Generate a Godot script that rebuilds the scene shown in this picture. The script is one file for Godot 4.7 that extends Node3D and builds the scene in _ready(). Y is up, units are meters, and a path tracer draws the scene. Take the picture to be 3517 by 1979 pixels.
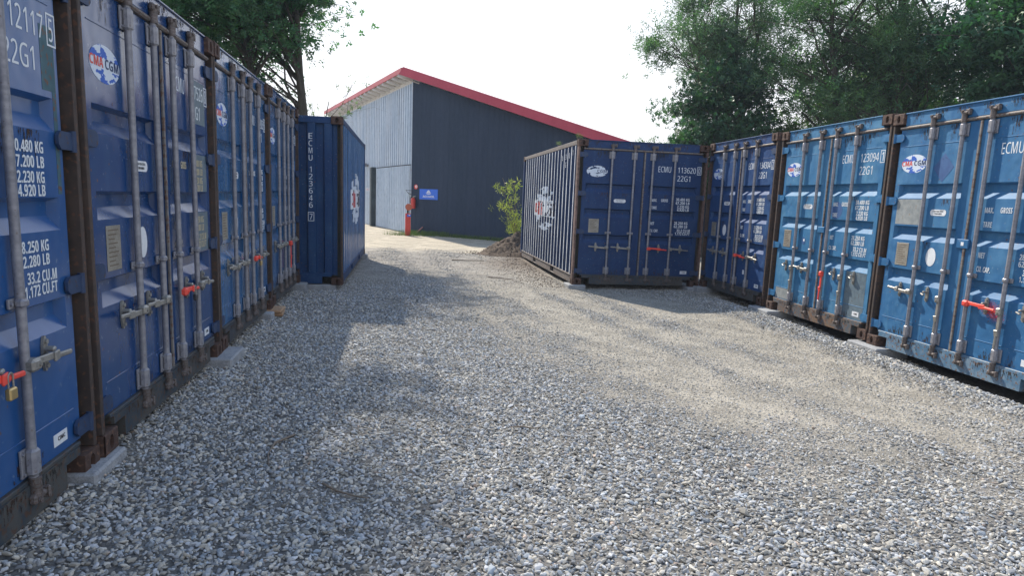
extends Node3D
# Container yard: two rows of blue shipping containers on a gravel yard, a corrugated shed behind, trees round it.

# ---------------------------------------------------------------- mesh builder
class MB:
	var v := PackedVector3Array()
	var n := PackedVector3Array()
	var uv := PackedVector2Array()
	var ix := PackedInt32Array()
	# corners run counter-clockwise as seen from outside
	func quad(a: Vector3, b: Vector3, c: Vector3, d: Vector3, t := [Vector2(0, 1), Vector2(1, 1), Vector2(1, 0), Vector2(0, 0)]) -> void:
		var nn := (c - a).cross(d - b).normalized()
		var i := v.size()
		v.append_array([a, b, c, d])
		n.append_array([nn, nn, nn, nn])
		uv.append_array(t)
		ix.append_array([i, i + 2, i + 1, i, i + 3, i + 2])
	func tri(a: Vector3, b: Vector3, c: Vector3) -> void:
		var nn := (b - a).cross(c - a).normalized()
		var i := v.size()
		v.append_array([a, b, c])
		n.append_array([nn, nn, nn])
		uv.append_array([Vector2(0, 0), Vector2(1, 0), Vector2(0.5, 1)])
		ix.append_array([i, i + 2, i + 1])
	func box(c: Vector3, s: Vector3, bev := 0.0, B := Basis.IDENTITY) -> void:
		var h := s / 2.0
		var b := minf(bev, minf(h.x, minf(h.y, h.z)) * 0.8)
		for ax in 3:
			for sg in [-1.0, 1.0]:
				var u := Vector3.ZERO
				var w := Vector3.ZERO
				var o := Vector3.ZERO
				o[ax] = h[ax] * sg
				var a1 := (ax + 1) % 3
				var a2 := (ax + 2) % 3
				u[a1] = h[a1] - b
				w[a2] = h[a2] - b
				if sg < 0:
					var t := u
					u = w
					w = t
				quad(c + B * (o - u - w), c + B * (o + u - w), c + B * (o + u + w), c + B * (o - u + w))
		if b > 0.0:
			for ax in 3:
				var a1 := (ax + 1) % 3
				var a2 := (ax + 2) % 3
				for s1 in [-1.0, 1.0]:
					for s2 in [-1.0, 1.0]:
						var e := Vector3.ZERO
						e[ax] = h[ax] - b
						var p := Vector3.ZERO
						p[a1] = h[a1] * s1
						p[a2] = (h[a2] - b) * s2
						var q := Vector3.ZERO
						q[a1] = (h[a1] - b) * s1
						q[a2] = h[a2] * s2
						quad2(c, B, p, q, e)
			for sx in [-1.0, 1.0]:
				for sy in [-1.0, 1.0]:
					for sz in [-1.0, 1.0]:
						var a := Vector3(h.x * sx, (h.y - b) * sy, (h.z - b) * sz)
						var d := Vector3((h.x - b) * sx, h.y * sy, (h.z - b) * sz)
						var e := Vector3((h.x - b) * sx, (h.y - b) * sy, h.z * sz)
						if sx * sy * sz > 0:
							tri(c + B * a, c + B * d, c + B * e)
						else:
							tri(c + B * a, c + B * e, c + B * d)
	func quad2(c: Vector3, B: Basis, p: Vector3, q: Vector3, e: Vector3) -> void:
		var nn := (q - p).cross(e)
		if nn.dot(p + q) > 0:
			quad(c + B * (p - e), c + B * (q - e), c + B * (q + e), c + B * (p + e))
		else:
			quad(c + B * (p + e), c + B * (q + e), c + B * (q - e), c + B * (p - e))
	func tube(pts: Array, rad, sides := 8, cap := true) -> void:
		var prev := Vector3.ZERO
		var first := v.size()
		var m := pts.size()
		var side := Vector3.ZERO
		for i in m:
			var p: Vector3 = pts[i]
			var r: float = rad[i] if rad is Array else rad
			var d: Vector3 = (pts[mini(i + 1, m - 1)] - pts[maxi(i - 1, 0)]).normalized()
			if i == 0:
				side = d.cross(Vector3.UP if absf(d.y) < 0.9 else Vector3.RIGHT).normalized()
			else:
				side = (side - d * side.dot(d)).normalized()
			var up := side.cross(d)
			for k in sides + 1:
				var a := TAU * k / sides
				var nn := side * cos(a) + up * sin(a)
				v.append(p + nn * r)
				n.append(nn)
				uv.append(Vector2(float(k) / sides, float(i)))
		for i in m - 1:
			for k in sides:
				var a := first + i * (sides + 1) + k
				var b := a + sides + 1
				ix.append_array([a, a + 1, b, a + 1, b + 1, b])
		if cap:
			for e in [0, m - 1]:
				var d: Vector3 = (pts[1] - pts[0]).normalized() * -1.0 if e == 0 else (pts[m - 1] - pts[m - 2]).normalized()
				var c0 := v.size()
				v.append(pts[e])
				n.append(d)
				uv.append(Vector2(0.5, 0.5))
				for k in sides + 1:
					v.append(v[first + e * (sides + 1) + k])
					n.append(d)
					uv.append(Vector2(0, 0))
				for k in sides:
					if e == 0:
						ix.append_array([c0, c0 + 2 + k, c0 + 1 + k])
					else:
						ix.append_array([c0, c0 + 1 + k, c0 + 2 + k])
	# flat polygon (outline counter-clockwise seen from +z) raised from z0 to z1
	func slab(poly: PackedVector2Array, z0: float, z1: float, T := Transform3D.IDENTITY) -> void:
		var tr := Geometry2D.triangulate_polygon(poly)
		for i in range(0, tr.size(), 3):
			var a := poly[tr[i]]
			var b := poly[tr[i + 1]]
			var c := poly[tr[i + 2]]
			if (b - a).cross(c - a) < 0:
				var t := b
				b = c
				c = t
			tri(T * Vector3(a.x, a.y, z1), T * Vector3(b.x, b.y, z1), T * Vector3(c.x, c.y, z1))
			tri(T * Vector3(a.x, a.y, z0), T * Vector3(c.x, c.y, z0), T * Vector3(b.x, b.y, z0))
		for i in poly.size():
			var a := poly[i]
			var b := poly[(i + 1) % poly.size()]
			quad(T * Vector3(a.x, a.y, z0), T * Vector3(b.x, b.y, z0), T * Vector3(b.x, b.y, z1), T * Vector3(a.x, a.y, z1))
	func mesh() -> ArrayMesh:
		var arr := []
		arr.resize(Mesh.ARRAY_MAX)
		arr[Mesh.ARRAY_VERTEX] = v
		arr[Mesh.ARRAY_NORMAL] = n
		arr[Mesh.ARRAY_TEX_UV] = uv
		arr[Mesh.ARRAY_INDEX] = ix
		var m := ArrayMesh.new()
		m.add_surface_from_arrays(Mesh.PRIMITIVE_TRIANGLES, arr)
		return m

var M := {}          # materials
var cache := {}      # shared meshes
var used := {}       # names taken
var rng := RandomNumberGenerator.new()
var font: SystemFont
var font_bold: SystemFont

# ---------------------------------------------------------------- nodes
func numbered(called: String) -> String:
	if not used.has(called):
		used[called] = 0
		return called
	used[called] += 1
	return "%s_%03d" % [called, used[called]]

func tag(o: Node3D, label: String, category: String, group := "", kind := "") -> void:
	o.set_meta("label", label)
	o.set_meta("category", category)
	if group:
		o.set_meta("group", group)
	if kind:
		o.set_meta("kind", kind)

func thing(called: String, label: String, category: String, T := Transform3D.IDENTITY, group := "") -> Node3D:
	var o := Node3D.new()
	o.name = numbered(called)
	add_child(o)
	o.transform = T
	tag(o, label, category, group)
	return o

func part(parent: Node3D, called: String, mesh: Mesh, mat: Material, T := Transform3D.IDENTITY, label := "") -> MeshInstance3D:
	var o := MeshInstance3D.new()
	o.name = called
	o.mesh = mesh
	o.material_override = mat
	o.transform = T
	parent.add_child(o, true)
	if label:
		o.set_meta("label", label)
	return o

func single(called: String, mesh: Mesh, mat: Material, label: String, category: String, T := Transform3D.IDENTITY, group := "") -> MeshInstance3D:
	var o := MeshInstance3D.new()
	o.name = numbered(called)
	o.mesh = mesh
	o.material_override = mat
	o.transform = T
	add_child(o)
	tag(o, label, category, group)
	return o

func structure(called: String, mesh: Mesh, mat: Material) -> MeshInstance3D:
	var o := MeshInstance3D.new()
	o.name = numbered(called)
	o.mesh = mesh
	o.material_override = mat
	add_child(o)
	o.set_meta("kind", "structure")
	return o

func boxm(s: Vector3, bev := 0.004) -> Mesh:
	var key := "box%s%s" % [s, bev]
	if not cache.has(key):
		var b := MB.new()
		b.box(Vector3.ZERO, s, bev)
		cache[key] = b.mesh()
	return cache[key]

func pbox(parent: Node3D, called: String, lo: Vector3, hi: Vector3, mat: Material, bev := 0.004, label := "") -> MeshInstance3D:
	return part(parent, called, boxm(hi - lo, bev), mat, Transform3D(Basis.IDENTITY, (lo + hi) / 2.0), label)

# ---------------------------------------------------------------- textures
var noise_bytes := {}
func noise_img(key: String, freq: float, octaves: int, size: int, sd: int, stretch := 1.0) -> PackedByteArray:
	if not noise_bytes.has(key):
		var f := FastNoiseLite.new()
		f.seed = sd
		f.noise_type = FastNoiseLite.TYPE_SIMPLEX_SMOOTH
		f.frequency = freq
		f.fractal_octaves = octaves
		var im := f.get_seamless_image(size, int(size * stretch), false, false, 0.2)
		if stretch != 1.0:
			im.resize(size, size, Image.INTERPOLATE_BILINEAR)
		im.convert(Image.FORMAT_L8)
		noise_bytes[key] = im.get_data()
	return noise_bytes[key]

func enc(x: float) -> int:
	x = clampf(x, 0.0, 1.0)
	return int(255.0 * (12.92 * x if x < 0.0031308 else 1.055 * pow(x, 1.0 / 2.4) - 0.055))

func tex_from(data: PackedByteArray, size: int, fmt := Image.FORMAT_RGB8) -> ImageTexture:
	return ImageTexture.create_from_image(Image.create_from_data(size, size, false, fmt, data))

# weathered paint: faded patches, vertical streaks, scratches and rust specks (linear colours in)
func paint_tex(base: Color, faded: Color, rust_amount: float, shift: int) -> ImageTexture:
	var S := 512
	var big := noise_img("big", 0.006, 3, S, 11)
	var fine := noise_img("fine", 0.05, 4, S, 12)
	var streak := noise_img("streak", 0.03, 3, S, 13, 0.125)
	var spec := noise_img("spec", 0.09, 2, S, 14)
	var scr := noise_img("scr", 0.02, 2, S, 15)
	var out := PackedByteArray()
	out.resize(S * S * 3)
	var N := S * S
	var rust := Color(0.16, 0.07, 0.035)
	for i in N:
		var j := (i + shift * 131 * S + shift * 77) % N
		var a := big[j] / 255.0
		var b := fine[j] / 255.0
		var s := streak[j] / 255.0
		var t := clampf((a - 0.35) * 1.6 * 0.55 + (s - 0.4) * 0.7 + (b - 0.5) * 0.5, 0.0, 1.0)
		var c := base.lerp(faded, t)
		var k := spec[j] / 255.0
		var r := clampf((k - (0.90 - rust_amount * 0.15 * (0.2 + scr[j] / 170.0))) * 14.0, 0.0, 1.0)
		if r > 0.0:
			c = c.lerp(rust, r * 0.85)
		elif k < 0.13:
			c = c.lerp(Color(0.3, 0.36, 0.42), 0.3)
		out[i * 3] = enc(c.r)
		out[i * 3 + 1] = enc(c.g)
		out[i * 3 + 2] = enc(c.b)
	return tex_from(out, S)

# mottled two or three tone surface
func mottle_tex(c0: Color, c1: Color, c2: Color, amount: float, sd: int, contrast := 1.0) -> ImageTexture:
	var S := 512
	var big := noise_img("big", 0.006, 3, S, 11)
	var fine := noise_img("fine", 0.05, 4, S, 12)
	var spec := noise_img("spec", 0.09, 2, S, 14)
	var out := PackedByteArray()
	out.resize(S * S * 3)
	var N := S * S
	for i in N:
		var j := (i + sd * 9173) % N
		var t := clampf(0.5 + ((big[j] / 255.0 - 0.5) * 1.2 + (fine[j] / 255.0 - 0.5) * 1.3) * contrast, 0.0, 1.0)
		var c := c0.lerp(c1, t)
		var k := clampf((spec[(j * 1 + 4096) % N] / 255.0 - (1.0 - amount)) * 8.0, 0.0, 1.0)
		c = c.lerp(c2, k)
		out[i * 3] = enc(c.r)
		out[i * 3 + 1] = enc(c.g)
		out[i * 3 + 2] = enc(c.b)
	return tex_from(out, S)

func mat(tex: Texture2D, rough: float, metal := 0.0, scale := Vector3(0.5, 0.5, 0.5), spec := 0.5) -> StandardMaterial3D:
	var m := StandardMaterial3D.new()
	m.albedo_texture = tex
	m.roughness = rough
	m.metallic = metal
	m.metallic_specular = spec
	m.uv1_triplanar = true
	m.uv1_scale = scale
	return m

func plain(c: Color, rough: float, metal := 0.0) -> StandardMaterial3D:
	var m := StandardMaterial3D.new()
	m.albedo_color = c.linear_to_srgb()
	m.roughness = rough
	m.metallic = metal
	return m

func bump(m: StandardMaterial3D, key: String, freq: float, oct: int, sd: int, strength: float) -> void:
	var ck := "bump%s%s" % [key, strength]
	if cache.has(ck):
		m.normal_enabled = true
		m.normal_texture = cache[ck]
		return
	var by := noise_img(key, freq, oct, 512, sd)
	var im := Image.create_from_data(512, 512, false, Image.FORMAT_L8, by)
	im.convert(Image.FORMAT_RGBA8)
	im.bump_map_to_normal_map(strength)
	m.normal_enabled = true
	m.normal_texture = ImageTexture.create_from_image(im)
	cache[ck] = m.normal_texture

# 5x7 letters for the big print on the corrugated sides
const GLYPH := {
	"C": ["01110", "10001", "10000", "10000", "10000", "10001", "01110"],
	"M": ["10001", "11011", "10101", "10101", "10001", "10001", "10001"],
	"A": ["01110", "10001", "10001", "11111", "10001", "10001", "10001"],
	"G": ["01110", "10001", "10000", "10111", "10001", "10001", "01111"]}

# globe emblem with a band; kind 0: white and blue globe, 1: white land only, 2: large side print with letters, peeling
func globe_tex(kind: int, sd: int, peel := 0.0) -> ImageTexture:
	var S := 256
	var f := FastNoiseLite.new()
	f.seed = sd
	f.frequency = 0.013
	f.fractal_octaves = 4
	var pf := FastNoiseLite.new()
	pf.seed = sd + 5
	pf.frequency = 0.03
	pf.fractal_octaves = 3
	var out := PackedByteArray()
	out.resize(S * S * 4)
	for y in S:
		for x in S:
			var i := (y * S + x) * 4
			var u := (x + 0.5) / S * 2.0 - 1.0
			var w := (y + 0.5) / S * 2.0 - 1.0
			var inside := u * u / 0.92 + w * w / 0.96 < 1.0
			var land := f.get_noise_2d(x * 0.8, y * 0.9) + 0.1 > 0.0
			var band := absf(w) < 0.27 if kind < 2 else absf(w) < 0.36
			var col := Color(0.80, 0.84, 0.89)
			var al := 0.0
			if inside and (land or band):
				al = 1.0
			elif inside and kind == 0:
				col = Color(0.16, 0.36, 0.72)
				al = 1.0
			if kind == 2 and band:
				al = 1.0
				col = Color(0.86, 0.88, 0.9)
				var bu := (u + 0.94) / 1.88 * 7.2 - 0.1
				var ci := int(floor(bu / 1.02)) if bu >= 0 else -1
				var word := "CMA CGM"
				if ci >= 0 and ci < 7 and absf(w) < 0.31 and word[ci] != " ":
					var gx := int((bu / 1.02 - ci) * 6.0)
					var gy := int((w + 0.31) / 0.62 * 7.0)
					if gx < 5 and gy < 7 and GLYPH[word[ci]][gy][gx] == "1":
						col = Color(0.72, 0.16, 0.16) if ci < 3 else Color(0.06, 0.09, 0.2)
			if peel > 0.0 and pf.get_noise_2d(x, y) < -0.42 + peel:
				al = 0.0
			out[i] = int(col.r * 255)
			out[i + 1] = int(col.g * 255)
			out[i + 2] = int(col.b * 255)
			out[i + 3] = int(al * 255)
	return tex_from(out, S, Image.FORMAT_RGBA8)

func decal_mat(t: Texture2D) -> StandardMaterial3D:
	var m := StandardMaterial3D.new()
	m.albedo_texture = t
	m.roughness = 0.55
	m.transparency = BaseMaterial3D.TRANSPARENCY_ALPHA_SCISSOR
	m.alpha_scissor_threshold = 0.5
	return m

func overspray_tex() -> ImageTexture:
	var S := 128
	var out := PackedByteArray()
	out.resize(S * S * 4)
	var r2 := RandomNumberGenerator.new()
	r2.seed = 77
	for y in S:
		for x in S:
			var i := (y * S + x) * 4
			var d := Vector2((x - 64) / 60.0, (y - 64) / 60.0).length()
			var al := 255 if r2.randf() < 0.75 * pow(clampf(1.0 - d, 0, 1), 1.4) else 0
			out[i] = 225
			out[i + 1] = 60
			out[i + 2] = 50
			out[i + 3] = al
	return tex_from(out, S, Image.FORMAT_RGBA8)

# rust and dirt runs: ragged streaks with hard outlines
func stain_tex(sd: int) -> ImageTexture:
	var S := 128
	var f := FastNoiseLite.new()
	f.seed = 50 + sd
	f.frequency = 0.06
	f.fractal_octaves = 3
	var out := PackedByteArray()
	out.resize(S * S * 4)
	for y in S:
		for x in S:
			var i := (y * S + x) * 4
			var e := minf(minf(x, S - 1 - x), 24.0) / 24.0
			var t := float(y) / S
			var n := f.get_noise_2d(x * 1.6, y * 0.16) + 0.35 * f.get_noise_2d(x * 3.0 + 200.0, y * 2.0)
			var al := 255 if n > 0.12 + t * 0.42 + (1.0 - e) * 0.35 else 0
			var k := clampf(0.75 + f.get_noise_2d(x * 2.0, y * 2.0 + 90.0) * 0.6, 0.3, 1.3)
			var c: Color = [Color(0.32, 0.20, 0.13), Color(0.27, 0.19, 0.15), Color(0.22, 0.22, 0.21)][sd]
			out[i] = int(clampf(c.r * k, 0, 1) * 255)
			out[i + 1] = int(clampf(c.g * k, 0, 1) * 255)
			out[i + 2] = int(clampf(c.b * k, 0, 1) * 255)
			out[i + 3] = al
	return tex_from(out, S, Image.FORMAT_RGBA8)

func stain(parent: Node3D, at: Vector3, w: float, h: float, k: int, up := false) -> void:
	if not cache.has("unit_quad"):
		var b := MB.new()
		b.quad(Vector3(-0.5, -0.5, 0), Vector3(0.5, -0.5, 0), Vector3(0.5, 0.5, 0), Vector3(-0.5, 0.5, 0))
		cache["unit_quad"] = b.mesh()
	var B := Basis(Vector3.BACK, PI) if up else Basis.IDENTITY
	part(parent, "rust_stain", cache["unit_quad"], M["stain%d" % k], Transform3D(B * Basis.from_scale(Vector3(w, h, 1)), at))

# ---------------------------------------------------------------- lettering
func letters(parent: Node3D, text: String, at: Vector3, height: float, width: float, m: Material, bold := false, B := Basis.IDENTITY, called := "lettering") -> MeshInstance3D:
	var key := "t%s%s" % [text, bold]
	if not cache.has(key):
		var t := TextMesh.new()
		t.text = text
		t.font = font_bold if bold else font
		t.font_size = 64
		t.pixel_size = 0.01
		t.depth = 0.02
		t.curve_step = 3.0
		t.horizontal_alignment = HORIZONTAL_ALIGNMENT_LEFT
		t.vertical_alignment = VERTICAL_ALIGNMENT_BOTTOM
		cache[key] = t
	var mesh: TextMesh = cache[key]
	var bb := mesh.get_aabb()
	var s := Vector3(width / maxf(bb.size.x, 0.001), height / maxf(bb.size.y, 0.001), 0.05)
	var L := Basis.from_scale(s)
	var off := -Vector3(bb.position.x * s.x, bb.position.y * s.y, bb.get_center().z * s.z)
	return part(parent, called, mesh, m, Transform3D(B * L, at + B * off))

# ---------------------------------------------------------------- container
const CW := 2.438
const CH := 2.591
const CL := 6.058
const DZ := -0.044      # door skin
const ROD_U := [0.63, 1.045, 1.393, 1.808]

func oval(cx: float, cy: float, rx: float, ry: float, k := 12) -> PackedVector2Array:
	var p := PackedVector2Array()
	for i in k:
		var a := TAU * i / k
		p.append(Vector2(cx + rx * cos(a), cy + ry * sin(a)))
	return p

# a corner fitting with an oval hole through its front; axes: x width, y height, z front
func casting_mesh() -> Mesh:
	if cache.has("casting"):
		return cache["casting"]
	var b := MB.new()
	var h := Vector3(0.089, 0.059, 0.081)
	var k := 16
	for face in 2:           # front (+z) and side (-x) faces have holes
		var hx := h.x if face == 0 else h.z
		var hz := h.z if face == 0 else h.x
		var B := Basis.IDENTITY if face == 0 else Basis(Vector3.UP, -PI / 2)
		var hole := oval(0, 0, 0.026, 0.040, k)
		var outer := PackedVector2Array()
		for i in k:
			var d := Vector2(cos(TAU * i / k), sin(TAU * i / k))
			var s := minf((hx - 0.006) / maxf(absf(d.x), 1e-5), (h.y - 0.006) / maxf(absf(d.y), 1e-5))
			outer.append(d * s)
		var corner := [Vector2(1, 1), Vector2(-1, 1), Vector2(-1, -1), Vector2(1, -1)]
		for c in 4:
			var q: Vector2 = corner[c] * Vector2(hx - 0.006, h.y - 0.006)
			var best := 0
			for i in k:
				if outer[i].distance_to(q) < outer[best].distance_to(q):
					best = i
			outer[best] = q
		for i in k:
			var j := (i + 1) % k
			b.quad(B * Vector3(hole[i].x, hole[i].y, hz), B * Vector3(outer[i].x, outer[i].y, hz), B * Vector3(outer[j].x, outer[j].y, hz), B * Vector3(hole[j].x, hole[j].y, hz))
			b.quad(B * Vector3(hole[i].x, hole[i].y, hz - 0.06), B * Vector3(hole[i].x, hole[i].y, hz), B * Vector3(hole[j].x, hole[j].y, hz), B * Vector3(hole[j].x, hole[j].y, hz - 0.06))
		b.quad(B * Vector3(-0.05, -0.05, hz - 0.06), B * Vector3(0.05, -0.05, hz - 0.06), B * Vector3(0.05, 0.05, hz - 0.06), B * Vector3(-0.05, 0.05, hz - 0.06))
		# chamfer rim
		var rim := [Vector2(-hx, -h.y), Vector2(hx, -h.y), Vector2(hx, h.y), Vector2(-hx, h.y)]
		for i in 4:
			var p: Vector2 = rim[i]
			var q: Vector2 = rim[(i + 1) % 4]
			var pi := Vector2(signf(p.x) * (hx - 0.006), signf(p.y) * (h.y - 0.006))
			var qi := Vector2(signf(q.x) * (hx - 0.006), signf(q.y) * (h.y - 0.006))
			b.quad(B * Vector3(p.x, p.y, hz - 0.006), B * Vector3(q.x, q.y, hz - 0.006), B * Vector3(qi.x, qi.y, hz), B * Vector3(pi.x, pi.y, hz))
	# plain faces: +x, +y, -y, -z
	b.quad(Vector3(h.x, -h.y, h.z - 0.006), Vector3(h.x, -h.y, -h.z), Vector3(h.x, h.y, -h.z), Vector3(h.x, h.y, h.z - 0.006))
	b.quad(Vector3(-h.x, h.y, h.z - 0.006), Vector3(h.x, h.y, h.z - 0.006), Vector3(h.x, h.y, -h.z), Vector3(-h.x, h.y, -h.z))
	b.quad(Vector3(-h.x, -h.y, -h.z), Vector3(h.x, -h.y, -h.z), Vector3(h.x, -h.y, h.z - 0.006), Vector3(-h.x, -h.y, h.z - 0.006))
	b.quad(Vector3(h.x, -h.y, -h.z), Vector3(-h.x, -h.y, -h.z), Vector3(-h.x, h.y, -h.z), Vector3(h.x, h.y, -h.z))
	cache["casting"] = b.mesh()
	return cache["casting"]

# door leaf skin with three pressed horizontal grooves
func door_mesh(right: bool) -> Mesh:
	var key := "door%s" % right
	if cache.has(key):
		return cache[key]
	var u0 := 0.108 if not right else 1.226
	var u1 := 1.212 if not right else 2.33
	var g0 := 0.175 if not right else 1.345
	var g1 := 1.093 if not right else 2.263
	var v0 := 0.19
	var v1 := 2.415
	var b := MB.new()
	var z := DZ
	var zr := DZ - 0.046
	var P := func(u: float, v: float, zz: float) -> Vector3: return Vector3(u, v, zz)
	b.quad(P.call(u0, v0, z), P.call(g0, v0, z), P.call(g0, v1, z), P.call(u0, v1, z))
	b.quad(P.call(g1, v0, z), P.call(u1, v0, z), P.call(u1, v1, z), P.call(g1, v1, z))
	var gs := [[0.77, 0.92], [1.235, 1.385], [1.68, 1.83]]
	var low := v0
	for g in gs:
		var a: float = g[0]
		var c: float = g[1]
		b.quad(P.call(g0, low, z), P.call(g1, low, z), P.call(g1, a, z), P.call(g0, a, z))
		var e := 0.022
		b.quad(P.call(g0, a, z), P.call(g1, a, z), P.call(g1 - e, a + 0.066, zr), P.call(g0 + e, a + 0.066, zr))
		b.quad(P.call(g0 + e, a + 0.066, zr), P.call(g1 - e, a + 0.066, zr), P.call(g1 - e, c - 0.02, zr), P.call(g0 + e, c - 0.02, zr))
		b.quad(P.call(g0 + e, c - 0.02, zr), P.call(g1 - e, c - 0.02, zr), P.call(g1, c, z), P.call(g0, c, z))
		b.quad(P.call(g0, a, z), P.call(g0 + e, a + 0.066, zr), P.call(g0 + e, c - 0.02, zr), P.call(g0, c, z))
		b.quad(P.call(g1, c, z), P.call(g1 - e, c - 0.02, zr), P.call(g1 - e, a + 0.066, zr), P.call(g1, a, z))
		low = c
	b.quad(P.call(g0, low, z), P.call(g1, low, z), P.call(g1, v1, z), P.call(g0, v1, z))
	# edges back to the seal
	var zb := DZ - 0.052
	b.quad(P.call(u0, v0, zb), P.call(u0, v0, z), P.call(u0, v1, z), P.call(u0, v1, zb))
	b.quad(P.call(u1, v0, z), P.call(u1, v0, zb), P.call(u1, v1, zb), P.call(u1, v1, z))
	b.quad(P.call(u0, v0, zb), P.call(u1, v0, zb), P.call(u1, v0, z), P.call(u0, v0, z))
	b.quad(P.call(u0, v1, z), P.call(u1, v1, z), P.call(u1, v1, zb), P.call(u0, v1, zb))
	# weld beads
	for v in [0.36, 2.235]:
		b.box(Vector3((g0 + g1) / 2, v, z), Vector3(g1 - g0 + 0.02, 0.007, 0.007), 0.002)
	cache[key] = b.mesh()
	return cache[key]

# lock rod pieces
func guide_mesh() -> Mesh:
	if not cache.has("guide"):
		var b := MB.new()
		b.box(Vector3(0, 0, -0.022), Vector3(0.104, 0.125, 0.012), 0.003)
		b.box(Vector3(0, 0, 0.002), Vector3(0.062, 0.125, 0.048), 0.014)
		for x in [-0.042, 0.042]:
			for y in [-0.045, 0.045]:
				b.tube([Vector3(x, y, -0.017), Vector3(x, y, -0.008)], 0.008, 6)
		cache["guide"] = b.mesh()
	return cache["guide"]

func midbracket_mesh() -> Mesh:
	if not cache.has("midbracket"):
		var b := MB.new()
		b.box(Vector3(0, 0, -0.02), Vector3(0.112, 0.042, 0.012), 0.003)
		b.box(Vector3(0, 0, 0.004), Vector3(0.056, 0.042, 0.044), 0.012)
		for x in [-0.045, 0.045]:
			b.tube([Vector3(x, 0, -0.016), Vector3(x, 0, -0.006)], 0.008, 6)
		cache["midbracket"] = b.mesh()
	return cache["midbracket"]

func cam_mesh(sg: float) -> Mesh:
	var key := "cam%s" % sg
	if not cache.has(key):
		var b := MB.new()
		b.tube([Vector3(0, -0.075 * sg, 0), Vector3(0, 0.02 * sg, 0)] if sg > 0 else [Vector3(0, 0.02 * sg, 0), Vector3(0, -0.075 * sg, 0)], 0.025, 10)
		b.box(Vector3(0.022, 0.012 * sg, 0.004), Vector3(0.062, 0.026, 0.034), 0.008)
		b.box(Vector3(-0.022, 0.020 * sg, 0.0), Vector3(0.034, 0.046, 0.036), 0.01)
		b.box(Vector3(0.046, 0.024 * sg, -0.004), Vector3(0.024, 0.034, 0.03), 0.008)
		b.tube([Vector3(-0.014, 0.026 * sg, 0.02), Vector3(-0.014, 0.026 * sg, 0.03)], 0.012, 8)
		cache[key] = b.mesh()
	return cache[key]

func keeper_mesh() -> Mesh:
	if not cache.has("keeper"):
		var b := MB.new()
		b.box(Vector3(0.03, 0, 0), Vector3(0.075, 0.055, 0.012), 0.003)
		b.box(Vector3(0.066, 0, 0.016), Vector3(0.018, 0.055, 0.034), 0.005)
		cache["keeper"] = b.mesh()
	return cache["keeper"]

# handle: bar along +x from its hub
func handle_mesh() -> Mesh:
	if not cache.has("handle"):
		var b := MB.new()
		b.box(Vector3(0.018, 0, 0.004), Vector3(0.07, 0.056, 0.052), 0.012)
		b.tube([Vector3(0.03, 0, 0.024), Vector3(0.03, 0, 0.036)], 0.009, 8)
		b.box(Vector3(0.12, 0.004, 0.006), Vector3(0.16, 0.032, 0.014), 0.004, Basis(Vector3.BACK, -0.05))
		b.box(Vector3(0.215, -0.004, 0.012), Vector3(0.06, 0.046, 0.014), 0.005, Basis(Vector3.UP, 0.15))
		b.box(Vector3(0.295, -0.012, 0.008), Vector3(0.13, 0.024, 0.016), 0.006, Basis(Vector3.BACK, -0.06))
		cache["handle"] = b.mesh()
	return cache["handle"]

func catch_mesh() -> Mesh:
	if not cache.has("catch"):
		var b := MB.new()
		b.slab(oval(0, 0, 0.022, 0.082, 14), -0.006, 0.006)
		b.tube([Vector3(0, 0.055, 0.004), Vector3(0, 0.055, 0.016)], 0.012, 8)
		b.tube([Vector3(0, -0.055, 0.004), Vector3(0, -0.055, 0.016)], 0.012, 8)
		b.box(Vector3(-0.004, 0.022, 0.024), Vector3(0.03, 0.02, 0.05), 0.006, Basis(Vector3.BACK, 0.3))
		b.box(Vector3(-0.026, -0.004, 0.034), Vector3(0.05, 0.016, 0.024), 0.006, Basis(Vector3.BACK, -0.35))
		cache["catch"] = b.mesh()
	return cache["catch"]

func hinge_mesh() -> Mesh:
	if not cache.has("hinge"):
		var b := MB.new()
		b.slab(PackedVector2Array([Vector2(-0.05, -0.042), Vector2(0.075, -0.042), Vector2(0.1, -0.02), Vector2(0.1, 0.02), Vector2(0.075, 0.042), Vector2(-0.05, 0.042)]), -0.008, 0.008)
		b.tube([Vector3(-0.05, -0.05, 0.004), Vector3(-0.05, 0.05, 0.004)], 0.017, 8)
		cache["hinge"] = b.mesh()
	return cache["hinge"]

# corrugated wall: profile offset (0 outer .. depth inner) along s
func corr_points(L0: float, L1: float, pitch: float, depth: float, flat_out: float, slope: float) -> Array:
	var pts := []      # [s, inset]
	var s := L0
	pts.append([s, depth])
	var flat_in := pitch - flat_out - 2.0 * slope
	s += flat_in * 0.5
	while s + slope * 2.0 + flat_out < L1 - 0.01:
		pts.append([s, depth])
		pts.append([s + slope, 0.0])
		pts.append([s + slope + flat_out, 0.0])
		pts.append([s + 2.0 * slope + flat_out, depth])
		s += pitch
	pts.append([L1, depth])
	return pts

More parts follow.
